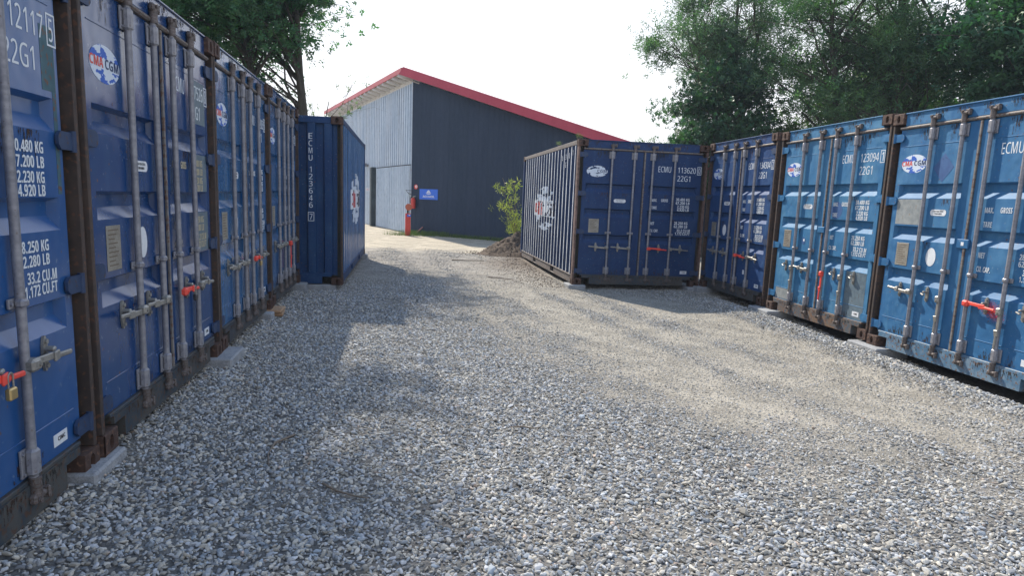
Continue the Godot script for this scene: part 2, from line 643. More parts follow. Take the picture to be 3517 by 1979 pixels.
# side wall of a container on the plane x = 0 (outside towards -x), running from z = -z0 to -z1
func side_mesh() -> Mesh:
	if not cache.has("side"):
		var b := MB.new()
		var pts := corr_points(0.12, CL - 0.12, 0.2965, 0.04, 0.085, 0.066)
		var r2 := RandomNumberGenerator.new()
		r2.seed = 5
		for i in pts.size() - 1:
			var p: Array = pts[i]
			var q: Array = pts[i + 1]
			var ys := [0.17, 0.75, 1.35, 1.95, 2.51]
			for k in 4:
				b.quad(Vector3(p[1] + 0.012, ys[k], -p[0]), Vector3(p[1] + 0.012, ys[k + 1], -p[0]), Vector3(q[1] + 0.012, ys[k + 1], -q[0]), Vector3(q[1] + 0.012, ys[k], -q[0]))
		# small dents: move some rib vertices inwards
		for i in b.v.size():
			var h := int(absf(b.v[i].z) * 733.0) * 7 + int(b.v[i].y * 97.0)
			var w: float = (float((h * 7919) % 1000) / 1000.0 - 0.5) * 0.014
			if b.v[i].y > 0.3 and b.v[i].y < 2.4:
				b.v[i] += Vector3(absf(w), 0, w * 0.7)
		for i in range(0, b.v.size(), 4):
			var nn := (b.v[i + 2] - b.v[i]).cross(b.v[i + 3] - b.v[i + 1]).normalized()
			for k in 4:
				b.n[i + k] = nn
		cache["side"] = b.mesh()
	return cache["side"]

func side_print_mesh(s0: float, s1: float, v0: float, v1: float, flip: bool) -> Mesh:
	var b := MB.new()
	var pts := corr_points(0.12, CL - 0.12, 0.2965, 0.04, 0.085, 0.066)
	for i in pts.size() - 1:
		var p: Array = pts[i]
		var q: Array = pts[i + 1]
		var a: float = maxf(p[0], s0)
		var c: float = minf(q[0], s1)
		if c - a < 0.002:
			continue
		var fa: float = lerpf(p[1], q[1], (a - p[0]) / maxf(q[0] - p[0], 0.0001))
		var fc: float = lerpf(p[1], q[1], (c - p[0]) / maxf(q[0] - p[0], 0.0001))
		var ua := (a - s0) / (s1 - s0)
		var uc := (c - s0) / (s1 - s0)
		if not flip:
			ua = 1.0 - ua
			uc = 1.0 - uc
		b.quad(Vector3(fa - 0.003, v0, -a), Vector3(fa - 0.003, v1, -a), Vector3(fc - 0.003, v1, -c), Vector3(fc - 0.003, v0, -c), [Vector2(ua, 1), Vector2(ua, 0), Vector2(uc, 0), Vector2(uc, 1)])
	return b.mesh()

func end_mesh() -> Mesh:
	if not cache.has("end"):
		var b := MB.new()
		var pts := corr_points(0.09, CW - 0.09, 0.25, 0.046, 0.11, 0.018)
		for i in pts.size() - 1:
			var p: Array = pts[i]
			var q: Array = pts[i + 1]
			b.quad(Vector3(p[0], 0.15, -0.03 - p[1]), Vector3(q[0], 0.15, -0.03 - q[1]), Vector3(q[0], 2.5, -0.03 - q[1]), Vector3(p[0], 2.5, -0.03 - p[1]))
		cache["end"] = b.mesh()
	return cache["end"]

func sill_mesh() -> Mesh:
	if not cache.has("sill"):
		var p := PackedVector2Array([Vector2(0.178, 0.128), Vector2(0.325, 0.128), Vector2(0.325, 0.016), Vector2(CW - 0.325, 0.016), Vector2(CW - 0.325, 0.128), Vector2(CW - 0.178, 0.128), Vector2(CW - 0.178, 0.168), Vector2(0.178, 0.168)])
		var b := MB.new()
		b.slab(p, -0.14, -0.018)
		b.box(Vector3(CW / 2, 0.177, -0.055), Vector3(CW - 0.3, 0.022, 0.06), 0.004)
		# dark pocket behind each notch
		cache["sill"] = b.mesh()
	return cache["sill"]

func bottom_rail_mesh() -> Mesh:
	if not cache.has("brail"):
		var b := MB.new()
		var cuts := [0.162, 1.74, 2.10, 3.80, 4.16, CL - 0.162]
		for k in [0, 2, 4]:
			b.box(Vector3(0.04, 0.09, -(cuts[k] + cuts[k + 1]) / 2), Vector3(0.05, 0.145, cuts[k + 1] - cuts[k]), 0.003)
		for k in [1, 3]:
			b.box(Vector3(0.04, 0.155, -(cuts[k] + cuts[k + 1]) / 2), Vector3(0.05, 0.016, cuts[k + 1] - cuts[k]), 0.002)
			b.box(Vector3(0.04, 0.028, -(cuts[k] + cuts[k + 1]) / 2), Vector3(0.05, 0.02, cuts[k + 1] - cuts[k]), 0.002)
			b.box(Vector3(0.30, 0.09, -(cuts[k] + cuts[k + 1]) / 2), Vector3(0.01, 0.12, cuts[k + 1] - cuts[k]), 0.0)
		b.box(Vector3(0.03, 0.165, -CL / 2), Vector3(0.07, 0.012, CL - 0.33), 0.002)
		cache["brail"] = b.mesh()
	return cache["brail"]

# spec: x y z yaw, paint, sill, rods [[state,red],...], num, digit, logo kind, extras...
func container(d: Dictionary) -> Node3D:
	var T := Transform3D(Basis(Vector3.UP, d.t), Vector3(d.x, d.y, d.z))
	var o := thing("shipping_container", d.label, "container", T, "blue shipping containers round the yard")
	var paint: Material = d.paint
	var frame: Material = d.get("frame", paint)
	var rust: Material = M.rust
	# castings
	for ix in 2:
		for iy in 2:
			for iz in 2:
				var c := Vector3(0.089 if ix == 0 else CW - 0.089, 0.059 if iy == 0 else CH - 0.059, -0.081 if iz == 0 else -CL + 0.081)
				# turn so that a holed face looks outwards on both sides
				var a := 0.0
				if ix == 1 and iz == 0:
					a = -PI / 2
				elif ix == 1 and iz == 1:
					a = PI
				elif ix == 0 and iz == 1:
					a = PI / 2
				var B := Basis(Vector3.UP, -a)
				if absf(absf(a) - PI / 2) < 0.1:
					B = B * Basis.from_scale(Vector3(0.91, 1, 1.099))
				part(o, "corner_casting", casting_mesh(), d.get("cast", rust), Transform3D(B, c))
	# corner posts: flange and inner plate
	for ix in 2:
		var sx := 1.0 if ix == 0 else -1.0
		var x0 := 0.0 if ix == 0 else CW
		var key := "post%d" % ix
		if not cache.has(key):
			var b := MB.new()
			var fb := MB.new()
			fb.box(Vector3(x0 + sx * 0.021, CH / 2, -0.075), Vector3(0.034, CH - 0.238, 0.13), 0.004)
			cache["flange%d" % ix] = fb.mesh()
			b.box(Vector3(x0 + sx * 0.075, CH / 2, -0.135), Vector3(0.074, CH - 0.238, 0.016), 0.002)
			b.box(Vector3(x0 + sx * 0.09, CH / 2, -0.11), Vector3(0.012, CH - 0.4, 0.03), 0.002)
			cache[key] = b.mesh()
		var post := part(o, "corner_post", cache["flange%d" % ix], d.get("flange", M.flange))
		part(post, "hinge_recess", cache[key], M.recess)
		pbox(o, "corner_post", Vector3(x0 + minf(0, sx * 0.1) + 0.004 * sx, 0.119, -CL + 0.01), Vector3(x0 + maxf(0, sx * 0.1) + 0.004 * sx, CH - 0.119, -CL + 0.11), frame)
	# rails, sides, roof, floor, far end
	for ix in 2:
		var F := Transform3D.IDENTITY if ix == 0 else Transform3D(Basis(Vector3.UP, PI), Vector3(CW, 0, -CL))
		part(o, "side_wall", side_mesh(), d.get("side", paint), F)
		part(o, "top_rail", boxm(Vector3(0.06, 0.075, CL - 0.33)), d.get("rail", frame), F * Transform3D(Basis.IDENTITY, Vector3(0.035, CH - 0.05, -CL / 2)))
		part(o, "bottom_rail", bottom_rail_mesh(), d.get("rail", frame), F)
	pbox(o, "roof", Vector3(0.05, CH - 0.045, -CL + 0.1), Vector3(CW - 0.05, CH - 0.025, -0.1), frame)
	pbox(o, "floor", Vector3(0.07, 0.13, -CL + 0.1), Vector3(CW - 0.07, 0.165, -0.15), M.dark_wood)
	var BACK := Transform3D(Basis(Vector3.UP, PI), Vector3(CW, 0, -CL))
	if d.get("blank", false):
		part(o, "end_wall", end_mesh(), paint)
		part(o, "end_rail", boxm(Vector3(CW - 0.36, 0.1, 0.06)), frame, Transform3D(Basis.IDENTITY, Vector3(CW / 2, CH - 0.062, -0.05)))
		part(o, "end_sill", sill_mesh(), frame)
		part(o, "end_wall", end_mesh(), paint, BACK)
		# vertical number
		var text: String = d.num
		var yy := 2.325
		for ch in text:
			if ch == " ":
				yy -= 0.066
				continue
			var w := 0.055 if ch != "1" else 0.028
			letters(o, ch, Vector3(1.954 - w / 2, yy - 0.084, -0.0293), 0.084, w, M.white_print)
			yy -= 0.1085
		letters(o, d.digit, Vector3(1.932, 1.02, -0.0293), 0.084, 0.045, M.white_print)
		box_outline(o, Vector3(1.955, 1.062, -0.0293), 0.085, 0.13)
		return o
	part(o, "end_wall", end_mesh(), paint, BACK)
	# header with its lip, sill
	var hb := MB.new()
	if not cache.has("header"):
		hb.box(Vector3(CW / 2, (2.452 + CH - 0.008) / 2, -0.085), Vector3(CW - 0.356, CH - 0.008 - 2.452, 0.11), 0.004)
		hb.box(Vector3(CW / 2, CH - 0.006, -0.08), Vector3(CW - 0.356, 0.012, 0.13), 0.003)
		cache["header"] = hb.mesh()
		var lb := MB.new()
		lb.box(Vector3(CW / 2, 2.434, -0.045), Vector3(CW - 0.21, 0.03, 0.06), 0.011)
		cache["lip"] = lb.mesh()
	part(o, "header", cache["header"], d.get("header", paint))
	part(o, "header_lip", cache["lip"], M.grey_rust)
	part(o, "sill", sill_mesh(), d.get("sill", M.sill_rust))
	pbox(o, "inner_frame", Vector3(0.12, 0.17, -0.15), Vector3(CW - 0.12, 2.46, -0.118), M.rubber, 0.0)
	for k in 6:
		stain(o, Vector3(0.45 + 0.3 * k, 0.125, -0.0165), 0.24, 0.08, k % 3)
		stain(o, Vector3(0.36 + 0.32 * k, 2.52, -0.0285), 0.2, 0.1, (k + 1) % 3)
	# doors with all that hangs on them
	for r in 2:
		var door := part(o, "door", door_mesh(r == 1), d.get("door_paint", [paint, paint])[r])
		# rubber seal round the leaf
		var su := 0.1 if r == 0 else 2.338
		part(door, "door_seal", boxm(Vector3(0.016, 2.22, 0.02), 0.003), M.rubber, Transform3D(Basis.IDENTITY, Vector3(su, 1.30, DZ - 0.02)))
		if r == 0:
			part(door, "door_seal", boxm(Vector3(0.018, 2.22, 0.03), 0.003), M.rubber, Transform3D(Basis.IDENTITY, Vector3(1.219, 1.30, DZ - 0.018)))
		else:
			part(door, "seam_bar", boxm(Vector3(0.026, 2.24, 0.018), 0.004), M.grey_rust, Transform3D(Basis.IDENTITY, Vector3(1.243, 1.295, DZ + 0.009)))
		for hv in [0.255, 0.967, 1.648, 2.33]:
			part(door, "hinge", hinge_mesh(), d.get("hinge", M.hinge), Transform3D(Basis.IDENTITY if r == 0 else Basis(Vector3.BACK, PI), Vector3(0.085 if r == 0 else CW - 0.085, hv, DZ + 0.014)))
		for k in 2:
			var i := r * 2 + k
			var u: float = ROD_U[i]
			var rz := -0.012
			if not cache.has("rod"):
				var rb := MB.new()
				rb.tube([Vector3(0, 0.17, 0), Vector3(0, 2.42, 0)], 0.0195, 12)
				cache["rod"] = rb.mesh()
			part(door, "lock_rod", cache["rod"], d.get("rod", M.galv), Transform3D(Basis.IDENTITY, Vector3(u, 0, rz)))
			for gv in [0.268, 2.338]:
				part(door, "rod_guide", guide_mesh(), d.get("rod", M.galv), Transform3D(Basis.IDENTITY, Vector3(u, gv, rz)))
			part(door, "rod_bracket", midbracket_mesh(), d.get("rod", M.galv), Transform3D(Basis.IDENTITY, Vector3(u, 0.957, rz)))
			part(door, "cam_head", cam_mesh(1.0), M.cam, Transform3D(Basis.IDENTITY, Vector3(u, 2.485, rz + 0.006)))
			part(door, "cam_head", cam_mesh(-1.0), M.cam, Transform3D(Basis.IDENTITY, Vector3(u, 0.125, rz + 0.006)))
			part(o, "cam_keeper", keeper_mesh(), M.cam, Transform3D(Basis.IDENTITY, Vector3(u, 2.505, -0.022)))
			part(o, "cam_keeper", keeper_mesh(), M.cam, Transform3D(Basis.IDENTITY, Vector3(u, 0.105, -0.012)))
			var st: Array = d.rods[i]
			var sgn := -1.0 if r == 0 else 1.0
			var cu := u + sgn * 0.215
			part(door, "handle_catch", catch_mesh(), M.zinc, Transform3D(Basis.IDENTITY, Vector3(cu, 0.695, DZ + 0.008)))
			var HB := Basis.IDENTITY if r == 1 else Basis(Vector3.UP, PI) * Basis.IDENTITY
			if st[0] == "D":
				HB = Basis(Vector3.BACK, -PI / 2 + 0.04)
			elif r == 0:
				HB = Basis(Vector3.BACK, PI)
			var hm: Material = M.red_paint if st[1] else M.zinc
			part(door, "handle", handle_mesh(), hm, Transform3D(HB, Vector3(u, 0.69, rz + 0.014)), "handle sprayed fluorescent orange red" if st[1] else "")
		# prints
		var zp := DZ + 0.0012
		if r == 0:
			if d.get("logo"):
				var lb := MB.new()
				if not cache.has("logo_quad"):
					lb.quad(Vector3(-0.2, -0.1, 0), Vector3(0.2, -0.1, 0), Vector3(0.2, 0.1, 0), Vector3(-0.2, 0.1, 0))
					cache["logo_quad"] = lb.mesh()
				part(door, "emblem", cache["logo_quad"], d.logo, Transform3D(Basis.IDENTITY, Vector3(0.37, 2.045, zp)))
				if d.get("red_word", true):
					letters(door, "CMA", Vector3(0.182, 2.025, zp + 0.0012), 0.052, 0.165, M.red_print, true)
				letters(door, "CGM", Vector3(0.372, 2.025, zp + 0.0012), 0.052, 0.175, M.navy_print, true)
			var cb := MB.new()
			if not cache.has("corten"):
				var p := PackedVector2Array()
				for a in 16:
					var an := TAU * (a + 0.5) / 16
					p.append(Vector2((0.08 if cos(an) > 0 else -0.08) + 0.032 * cos(an), 0.032 * sin(an)))
				cb.slab(p, 0, 0.001)
				cache["corten"] = cb.mesh()
			part(door, "sticker", cache["corten"], M.sticker, Transform3D(Basis.IDENTITY, Vector3(0.82, 1.536, zp)))
			letters(door, "COR-TEN STEEL", Vector3(0.745, 1.542, zp + 0.002), 0.014, 0.15, M.black_print)
			letters(door, "CONTAINER", Vector3(0.765, 1.518, zp + 0.002), 0.014, 0.11, M.black_print)
			part(door, "data_plate", boxm(Vector3(0.19, 0.245, 0.003), 0.001), M.plate, Transform3D(Basis.IDENTITY, Vector3(0.36, 1.077, DZ + 0.002)))
			for k in 9:
				part(door, "lettering", boxm(Vector3(0.13 - 0.012 * (k * 7 % 5), 0.006, 0.001), 0.0), M.plate_print, Transform3D(Basis.IDENTITY, Vector3(0.355 - 0.006 * (k * 7 % 5), 1.175 - 0.024 * k, DZ + 0.004)))
			if d.get("oval", false):
				var ob := MB.new()
				if not cache.has("oval"):
					ob.slab(oval(0, 0, 0.07, 0.095, 20), 0, 0.001)
					cache["oval"] = ob.mesh()
				part(door, "sticker", cache["oval"], M.sticker, Transform3D(Basis.IDENTITY, Vector3(0.80, 1.08, zp)))
		else:
			letters(door, "ECMU", Vector3(1.508, 2.08, zp), 0.103, 0.24, M.white_print)
			letters(door, d.num, Vector3(1.88, 2.08, zp), 0.1, 0.34, M.white_print)
			letters(door, d.digit, Vector3(2.27, 2.08, zp), 0.1, 0.036, M.white_print)
			box_outline(door, Vector3(2.288, 2.13, zp), 0.072, 0.135)
			letters(door, "22G1", Vector3(1.88, 1.932, zp), 0.098, 0.245, M.white_print)
			for e in [["MAX.", 1.42, 1.548, 0.1], ["GROSS", 1.60, 1.55, 0.125], ["30.480 KG", 1.884, 1.577, 0.254], ["67.200 LB", 1.884, 1.513, 0.254], ["TARE", 1.425, 1.416, 0.095], ["2.230 KG", 1.915, 1.447, 0.22], ["4.920 LB", 1.915, 1.39, 0.22],
					["NET", 1.42, 1.128, 0.075], ["28.250 KG", 1.88, 1.148, 0.25], ["62.280 LB", 1.88, 1.086, 0.25], ["CU. CAP.", 1.42, 0.997, 0.157], ["33.2 CU.M", 1.937, 1.013, 0.25], ["1.172 CU.FT", 1.909, 0.955, 0.277]]:
				letters(door, e[0], Vector3(e[1], e[2], zp + 0.0012), 0.052, e[3] * 1.03, d.get("print", M.white_print), true)
			part(door, "maker_plate", boxm(Vector3(0.13, 0.058, 0.002), 0.0005), M.sticker, Transform3D(Basis.IDENTITY, Vector3(2.128, 0.262, DZ + 0.0012)))
			letters(door, "CIMC", Vector3(2.10, 0.255, DZ + 0.003), 0.02, 0.07, M.black_print, true)
		var sr := RandomNumberGenerator.new()
		sr.seed = hash(d.label) % 100000 + r
		var ua := 0.2 if r == 0 else 1.35
		for k in 7:
			var w := sr.randf_range(0.1, 0.3)
			var uu := ua + w / 2 + sr.randf() * (0.86 - w)
			match k % 4:
				0: stain(door, Vector3(uu, 0.20 + 0.05, DZ + 0.0022), w, 0.10, sr.randi() % 3, true)
				1: stain(door, Vector3(uu, 2.41 - 0.08, DZ + 0.0022), w, 0.16, sr.randi() % 3)
				2: stain(door, Vector3(uu, [0.765, 1.23, 1.675][sr.randi() % 3] - 0.06, DZ + 0.0022), w * 0.7, 0.12, sr.randi() % 2)
				3: stain(door, Vector3((0.14 if r == 0 else 2.30), [0.2, 0.9, 1.58, 2.27][sr.randi() % 4], DZ + 0.0022), 0.06, 0.16, sr.randi() % 2)
		for e in d.get("patches", []):      # repainted or worn areas: [door, u0, v0, u1, v1, material]
			if e[0] == r:
				part(door, "paint_patch", boxm(Vector3(e[3] - e[1], e[4] - e[2], 0.0008), 0.0), e[5], Transform3D(Basis.IDENTITY, Vector3((e[1] + e[3]) / 2, (e[2] + e[4]) / 2, DZ + 0.0006)))
	return o

func box_outline(parent: Node3D, c: Vector3, w: float, h: float) -> void:
	var key := "outline%s%s" % [w, h]
	if not cache.has(key):
		var b := MB.new()
		var t := 0.008
		for s in [-1.0, 1.0]:
			b.box(Vector3(s * (w / 2), 0, 0), Vector3(t, h + t, 0.001))
			b.box(Vector3(0, s * (h / 2), 0), Vector3(w - t, t, 0.001))
		cache[key] = b.mesh()
	part(parent, "lettering", cache[key], M.white_print, Transform3D(Basis.IDENTITY, c))

# ---------------------------------------------------------------- ground
var gn := FastNoiseLite.new()
func gh(x: float, z: float) -> float:
	var y := gn.get_noise_2d(x * 1.0, z * 1.0) * 0.035 - 0.012
	y += gn.get_noise_2d(x * 4.0 + 70.0, z * 4.0) * 0.008
	# gravel banked up against both rows
	var dl := x - (-1.75 + (z + 1.0) * 0.163)
	var dr := 4.47 + (z + 5.6) * 0.131 - x
	if z > -12.0:
		y += 0.065 * clampf(1.0 - dl / 0.9, 0.0, 1.0) * clampf((z + 12.0) / 2.0, 0.0, 1.0)
		y += 0.03 * clampf(1.0 - absf(dr - 0.42) / 0.4, 0.0, 1.0) * clampf((z + 12.0) / 2.0, 0.0, 1.0)
		if dr < 0.12:
			y -= 0.05 * clampf((0.12 - dr) / 0.12, 0.0, 1.0)
	if z < -19.0:
		y *= clampf((z + 24.0) / 5.0, 0.15, 1.0)
	return y

# where the gravel is driven flat and full of beige fines (0 loose stones .. 1 packed fines)
func packed(x: float, z: float) -> float:
	var edge := 0.85 + (z + 6.0) * 0.42            # loose stones on the left of this line
	if z < -10.0:
		edge = maxf(edge, -0.55 + (z + 10.0) * 0.2 - 0.0)
	var f := clampf((x - edge) / 1.6 + 0.45, 0.0, 1.0)
	f *= clampf((-z - 3.2) / 2.2, 0.0, 1.0)
	var dr := 4.47 + (z + 5.6) * 0.131 - x
	if z > -12.0:
		f *= clampf((dr - 0.25) / 0.7, 0.0, 1.0)
	if z < -10.5:
		f = maxf(f, clampf((-z - 10.5) / 4.0, 0.0, 0.85))
	# wheel ruts run towards the passage: streaks along the lane
	var lane := x - z * 0.30
	f *= 0.55 + 0.9 * clampf(0.5 + gn.get_noise_2d(lane * 4.5, z * 0.5 + 40.0) * 1.3, 0.0, 1.0)
	f += gn.get_noise_2d(x * 5.0 + 11.0, z * 5.0) * 0.35
	return clampf(f, 0.0, 1.0)

func build_ground() -> void:
	var xs := []
	var zs := []
	for a in [-400.0, -200.0, -100.0, -60.0, -40.0, -28.0, -20.0, -14.0, -10.0, -8.0]:
		xs.append(a)
	var x := -6.5
	while x < 8.0:
		xs.append(x)
		x += 0.15
	for a in [9.0, 11.0, 14.0, 20.0, 28.0, 40.0, 60.0, 100.0, 200.0, 400.0]:
		xs.append(a)
	for a in [-500.0, -300.0, -200.0, -120.0, -80.0, -60.0, -50.0, -42.0, -36.0, -33.0]:
		zs.append(a)
	var z := -31.0
	while z < 2.0:
		zs.append(z)
		z += 0.15
	for a in [3.0, 5.0, 9.0, 16.0, 30.0, 60.0, 120.0, 300.0]:
		zs.append(a)
	var v := PackedVector3Array()
	var c := PackedColorArray()
	var nrm := PackedVector3Array()
	var ix := PackedInt32Array()
	var nx := xs.size()
	for zz in zs:
		for xx in xs:
			var p := Vector3(xx, gh(xx, zz), zz)
			v.append(p)
			var e := 0.1
			nrm.append(Vector3(gh(xx - e, zz) - gh(xx + e, zz), 2 * e, gh(xx, zz - e) - gh(xx, zz + e)).normalized())
			# matter: grey crusher dust under the gravel, pale sandy track before the shed
			var w := gn.get_noise_2d(xx * 3.0 + 31.0, zz * 3.0) * 1.6
			var sand := clampf((-zz - 19.2 + w) / 1.2, 0.0, 1.0)
			var fines := packed(xx, zz)
			var col := Color(0.16, 0.152, 0.14).lerp(Color(0.36, 0.328, 0.27), fines)
			col = col.lerp(Color(0.33, 0.305, 0.265), clampf((-zz - 12.0) / 3.0, 0.0, 1.0))
			col = col.lerp(Color(0.52, 0.455, 0.35), sand)
			var soil := clampf(1.6 - Vector2((xx - 0.55) / 1.5, (zz + 17.6) / 3.2).length() * 1.4 + w * 0.15, 0.0, 1.0)
			col = col.lerp(Color(0.17, 0.125, 0.09), soil * 0.75)
			c.append(col)
	for j in zs.size() - 1:
		for i in nx - 1:
			var a := j * nx + i
			ix.append_array([a, a + 1, a + nx, a + 1, a + nx + 1, a + nx])
	var arr := []
	arr.resize(Mesh.ARRAY_MAX)
	arr[Mesh.ARRAY_VERTEX] = v
	arr[Mesh.ARRAY_NORMAL] = nrm
	arr[Mesh.ARRAY_COLOR] = c
	arr[Mesh.ARRAY_INDEX] = ix
	var m := ArrayMesh.new()
	m.add_surface_from_arrays(Mesh.PRIMITIVE_TRIANGLES, arr)
	structure("ground", m, M.ground)

func stone_mesh(sd: int, flat := 0.6) -> Mesh:
	var r2 := RandomNumberGenerator.new()
	r2.seed = sd
	var b := MB.new()
	# crushed rock: a ball cut by random planes, flat facets and sharp arrises
	var cuts := []
	for i in 9:
		var cn := Vector3(r2.randfn(), r2.randfn(), r2.randfn()).normalized()
		cuts.append([cn, r2.randf_range(0.5, 0.82)])
	var shape := func(d: Vector3) -> Vector3:
		d = d.normalized()
		var k := 1.0
		for c in cuts:
			var q := d.dot(c[0])
			if q > 0.01:
				k = minf(k, c[1] / q)
		return d * k * Vector3(1.0, flat, 0.85)
	var t := (1.0 + sqrt(5.0)) / 2.0
	var p := [Vector3(-1, t, 0), Vector3(1, t, 0), Vector3(-1, -t, 0), Vector3(1, -t, 0), Vector3(0, -1, t), Vector3(0, 1, t), Vector3(0, -1, -t), Vector3(0, 1, -t), Vector3(t, 0, -1), Vector3(t, 0, 1), Vector3(-t, 0, -1), Vector3(-t, 0, 1)]
	for f in [[0, 11, 5], [0, 5, 1], [0, 1, 7], [0, 7, 10], [0, 10, 11], [1, 5, 9], [5, 11, 4], [11, 10, 2], [10, 7, 6], [7, 1, 8], [3, 9, 4], [3, 4, 2], [3, 2, 6], [3, 6, 8], [3, 8, 9], [4, 9, 5], [2, 4, 11], [6, 2, 10], [8, 6, 7], [9, 8, 1]]:
		var A: Vector3 = p[f[0]]
		var B: Vector3 = p[f[1]]
		var C: Vector3 = p[f[2]]
		var ab := (A + B) / 2.0
		var bc := (B + C) / 2.0
		var ca := (C + A) / 2.0
		for q in [[A, ab, ca], [ab, B, bc], [ca, bc, C], [ab, bc, ca]]:
			b.tri(shape.call(q[0]), shape.call(q[1]), shape.call(q[2]))
	return b.mesh()

func multi(parent: Node3D, called: String, mesh: Mesh, mt: Material, xf: Array, cols: Array) -> MultiMeshInstance3D:
	var mm := MultiMesh.new()
	mm.transform_format = MultiMesh.TRANSFORM_3D
	mm.use_colors = true
	mm.mesh = mesh
	mm.instance_count = xf.size()
	for i in xf.size():
		mm.set_instance_transform(i, xf[i])
		mm.set_instance_color(i, cols[i])
	var o := MultiMeshInstance3D.new()
	o.multimesh = mm
	o.material_override = mt
	o.name = called if parent != self else numbered(called)
	parent.add_child(o, true)
	return o

func build_gravel() -> void:
	var r := RandomNumberGenerator.new()
	r.seed = 4242
	var xf := []
	var cols := []
	var zones := [[-2.9, 4.4, -8.0, -0.6, 3500.0], [-3.6, 4.2, -14.0, -8.0, 2500.0], [-3.9, 1.6, -21.5, -14.0, 1000.0]]
	for zn in zones:
		var cnt := int((zn[1] - zn[0]) * (zn[3] - zn[2]) * zn[4])
		for i in cnt:
			var x := r.randf_range(zn[0], zn[1])
			var z := r.randf_range(zn[2], zn[3])
			# drop what lies well under the left row
			if x < -1.75 + (z + 1.0) * 0.163 - 0.35 and z > -10.6:
				continue
			var fines := packed(x, z)
			if r.randf() < fines * 0.46:
				continue
			if z < -19.0 and r.randf() < (-z - 19.0) * 0.5:
				continue
			var big := pow(r.randf(), 2.2)
			var s := lerpf(0.0064, 0.0172, big)
			if r.randf() < 0.012:
				s *= r.randf_range(1.2, 1.8)
			s *= 1.0 - 0.42 * fines
			if x > 3.2 and z > -11.0:
				s *= 1.18
			var B := Basis.from_euler(Vector3(r.randfn(0.0, 0.5), r.randf() * TAU, r.randfn(0.0, 0.5))).scaled_local(Vector3(r.randf_range(0.9, 1.6), r.randf_range(0.5, 1.0), r.randf_range(0.75, 1.15)) * s)
			xf.append(Transform3D(B, Vector3(x, gh(x, z) + s * r.randf_range(0.0, 0.75) * (1.0 - 0.65 * fines), z)))
			var g := 0.20 + 0.35 * pow(r.randf(), 1.2)
			var hue := r.randf()
			var c := Color(g * 0.965, g * 0.985, g * 1.0)
			if hue < 0.46:
				c = Color(g * 1.04, g * 0.98, g * 0.85)
			elif hue < 0.61:
				c = Color(g * 0.84, g * 0.93, g * 1.0) * 0.85
			elif hue < 0.62:
				c = Color(g * 1.06, g * 0.84, g * 0.68)
			c = c.lerp(Color(g * 1.02, g * 0.94, g * 0.80) * 0.95, fines * r.randf_range(0.3, 0.9))
			cols.append(c)
	var o := multi(self, "gravel", stone_mesh(3, 0.74), M.stone, xf, cols)
	tag(o, "loose grey crushed gravel covering the yard between the containers", "gravel", "", "stuff")
	print("gravel ", xf.size())

# ---------------------------------------------------------------- plants
func sprig_mesh(kind: String) -> Mesh:
	if cache.has("sprig" + kind):
		return cache["sprig" + kind]
	var r := RandomNumberGenerator.new()
	r.seed = hash(kind) % 1000
	var b := MB.new()
	var cnt := 8
	for i in cnt:
		var along := float(i) / cnt
		var base := Vector3(0, 0, 0) + Vector3(r.randf_range(-0.1, 0.1), along * 0.9, r.randf_range(-0.1, 0.1))
		var dir := Vector3(cos(i * 2.4), r.randf_range(-0.2, 0.6), sin(i * 2.4)).normalized()
		var L := r.randf_range(0.45, 0.75)
		var w := 0.5
		if kind == "willow":
			w = 0.22
			L *= 1.15
		elif kind == "bamboo":
			w = 0.14
			L *= 1.3
		elif kind == "ivy":
			w = 0.75
			L *= 0.8
		var side := dir.cross(Vector3(r.randf_range(-0.4, 0.4), 1, r.randf_range(-0.4, 0.4))).normalized() * L * w * 0.5
		var nrm := side.cross(dir).normalized()
		var droop := -nrm * 0.0 + Vector3(0, -0.12, 0) * L
		var mid := base + dir * L * 0.45
		var tip := base + dir * L + droop
		var fold := nrm * L * 0.06
		b.tri(base, mid + side + fold, mid)
		b.tri(base, mid, mid - side + fold)
		b.tri(mid, mid + side + fold, tip)
		b.tri(mid, tip, mid - side + fold)
	cache["sprig" + kind] = b.mesh()
	return cache["sprig" + kind]

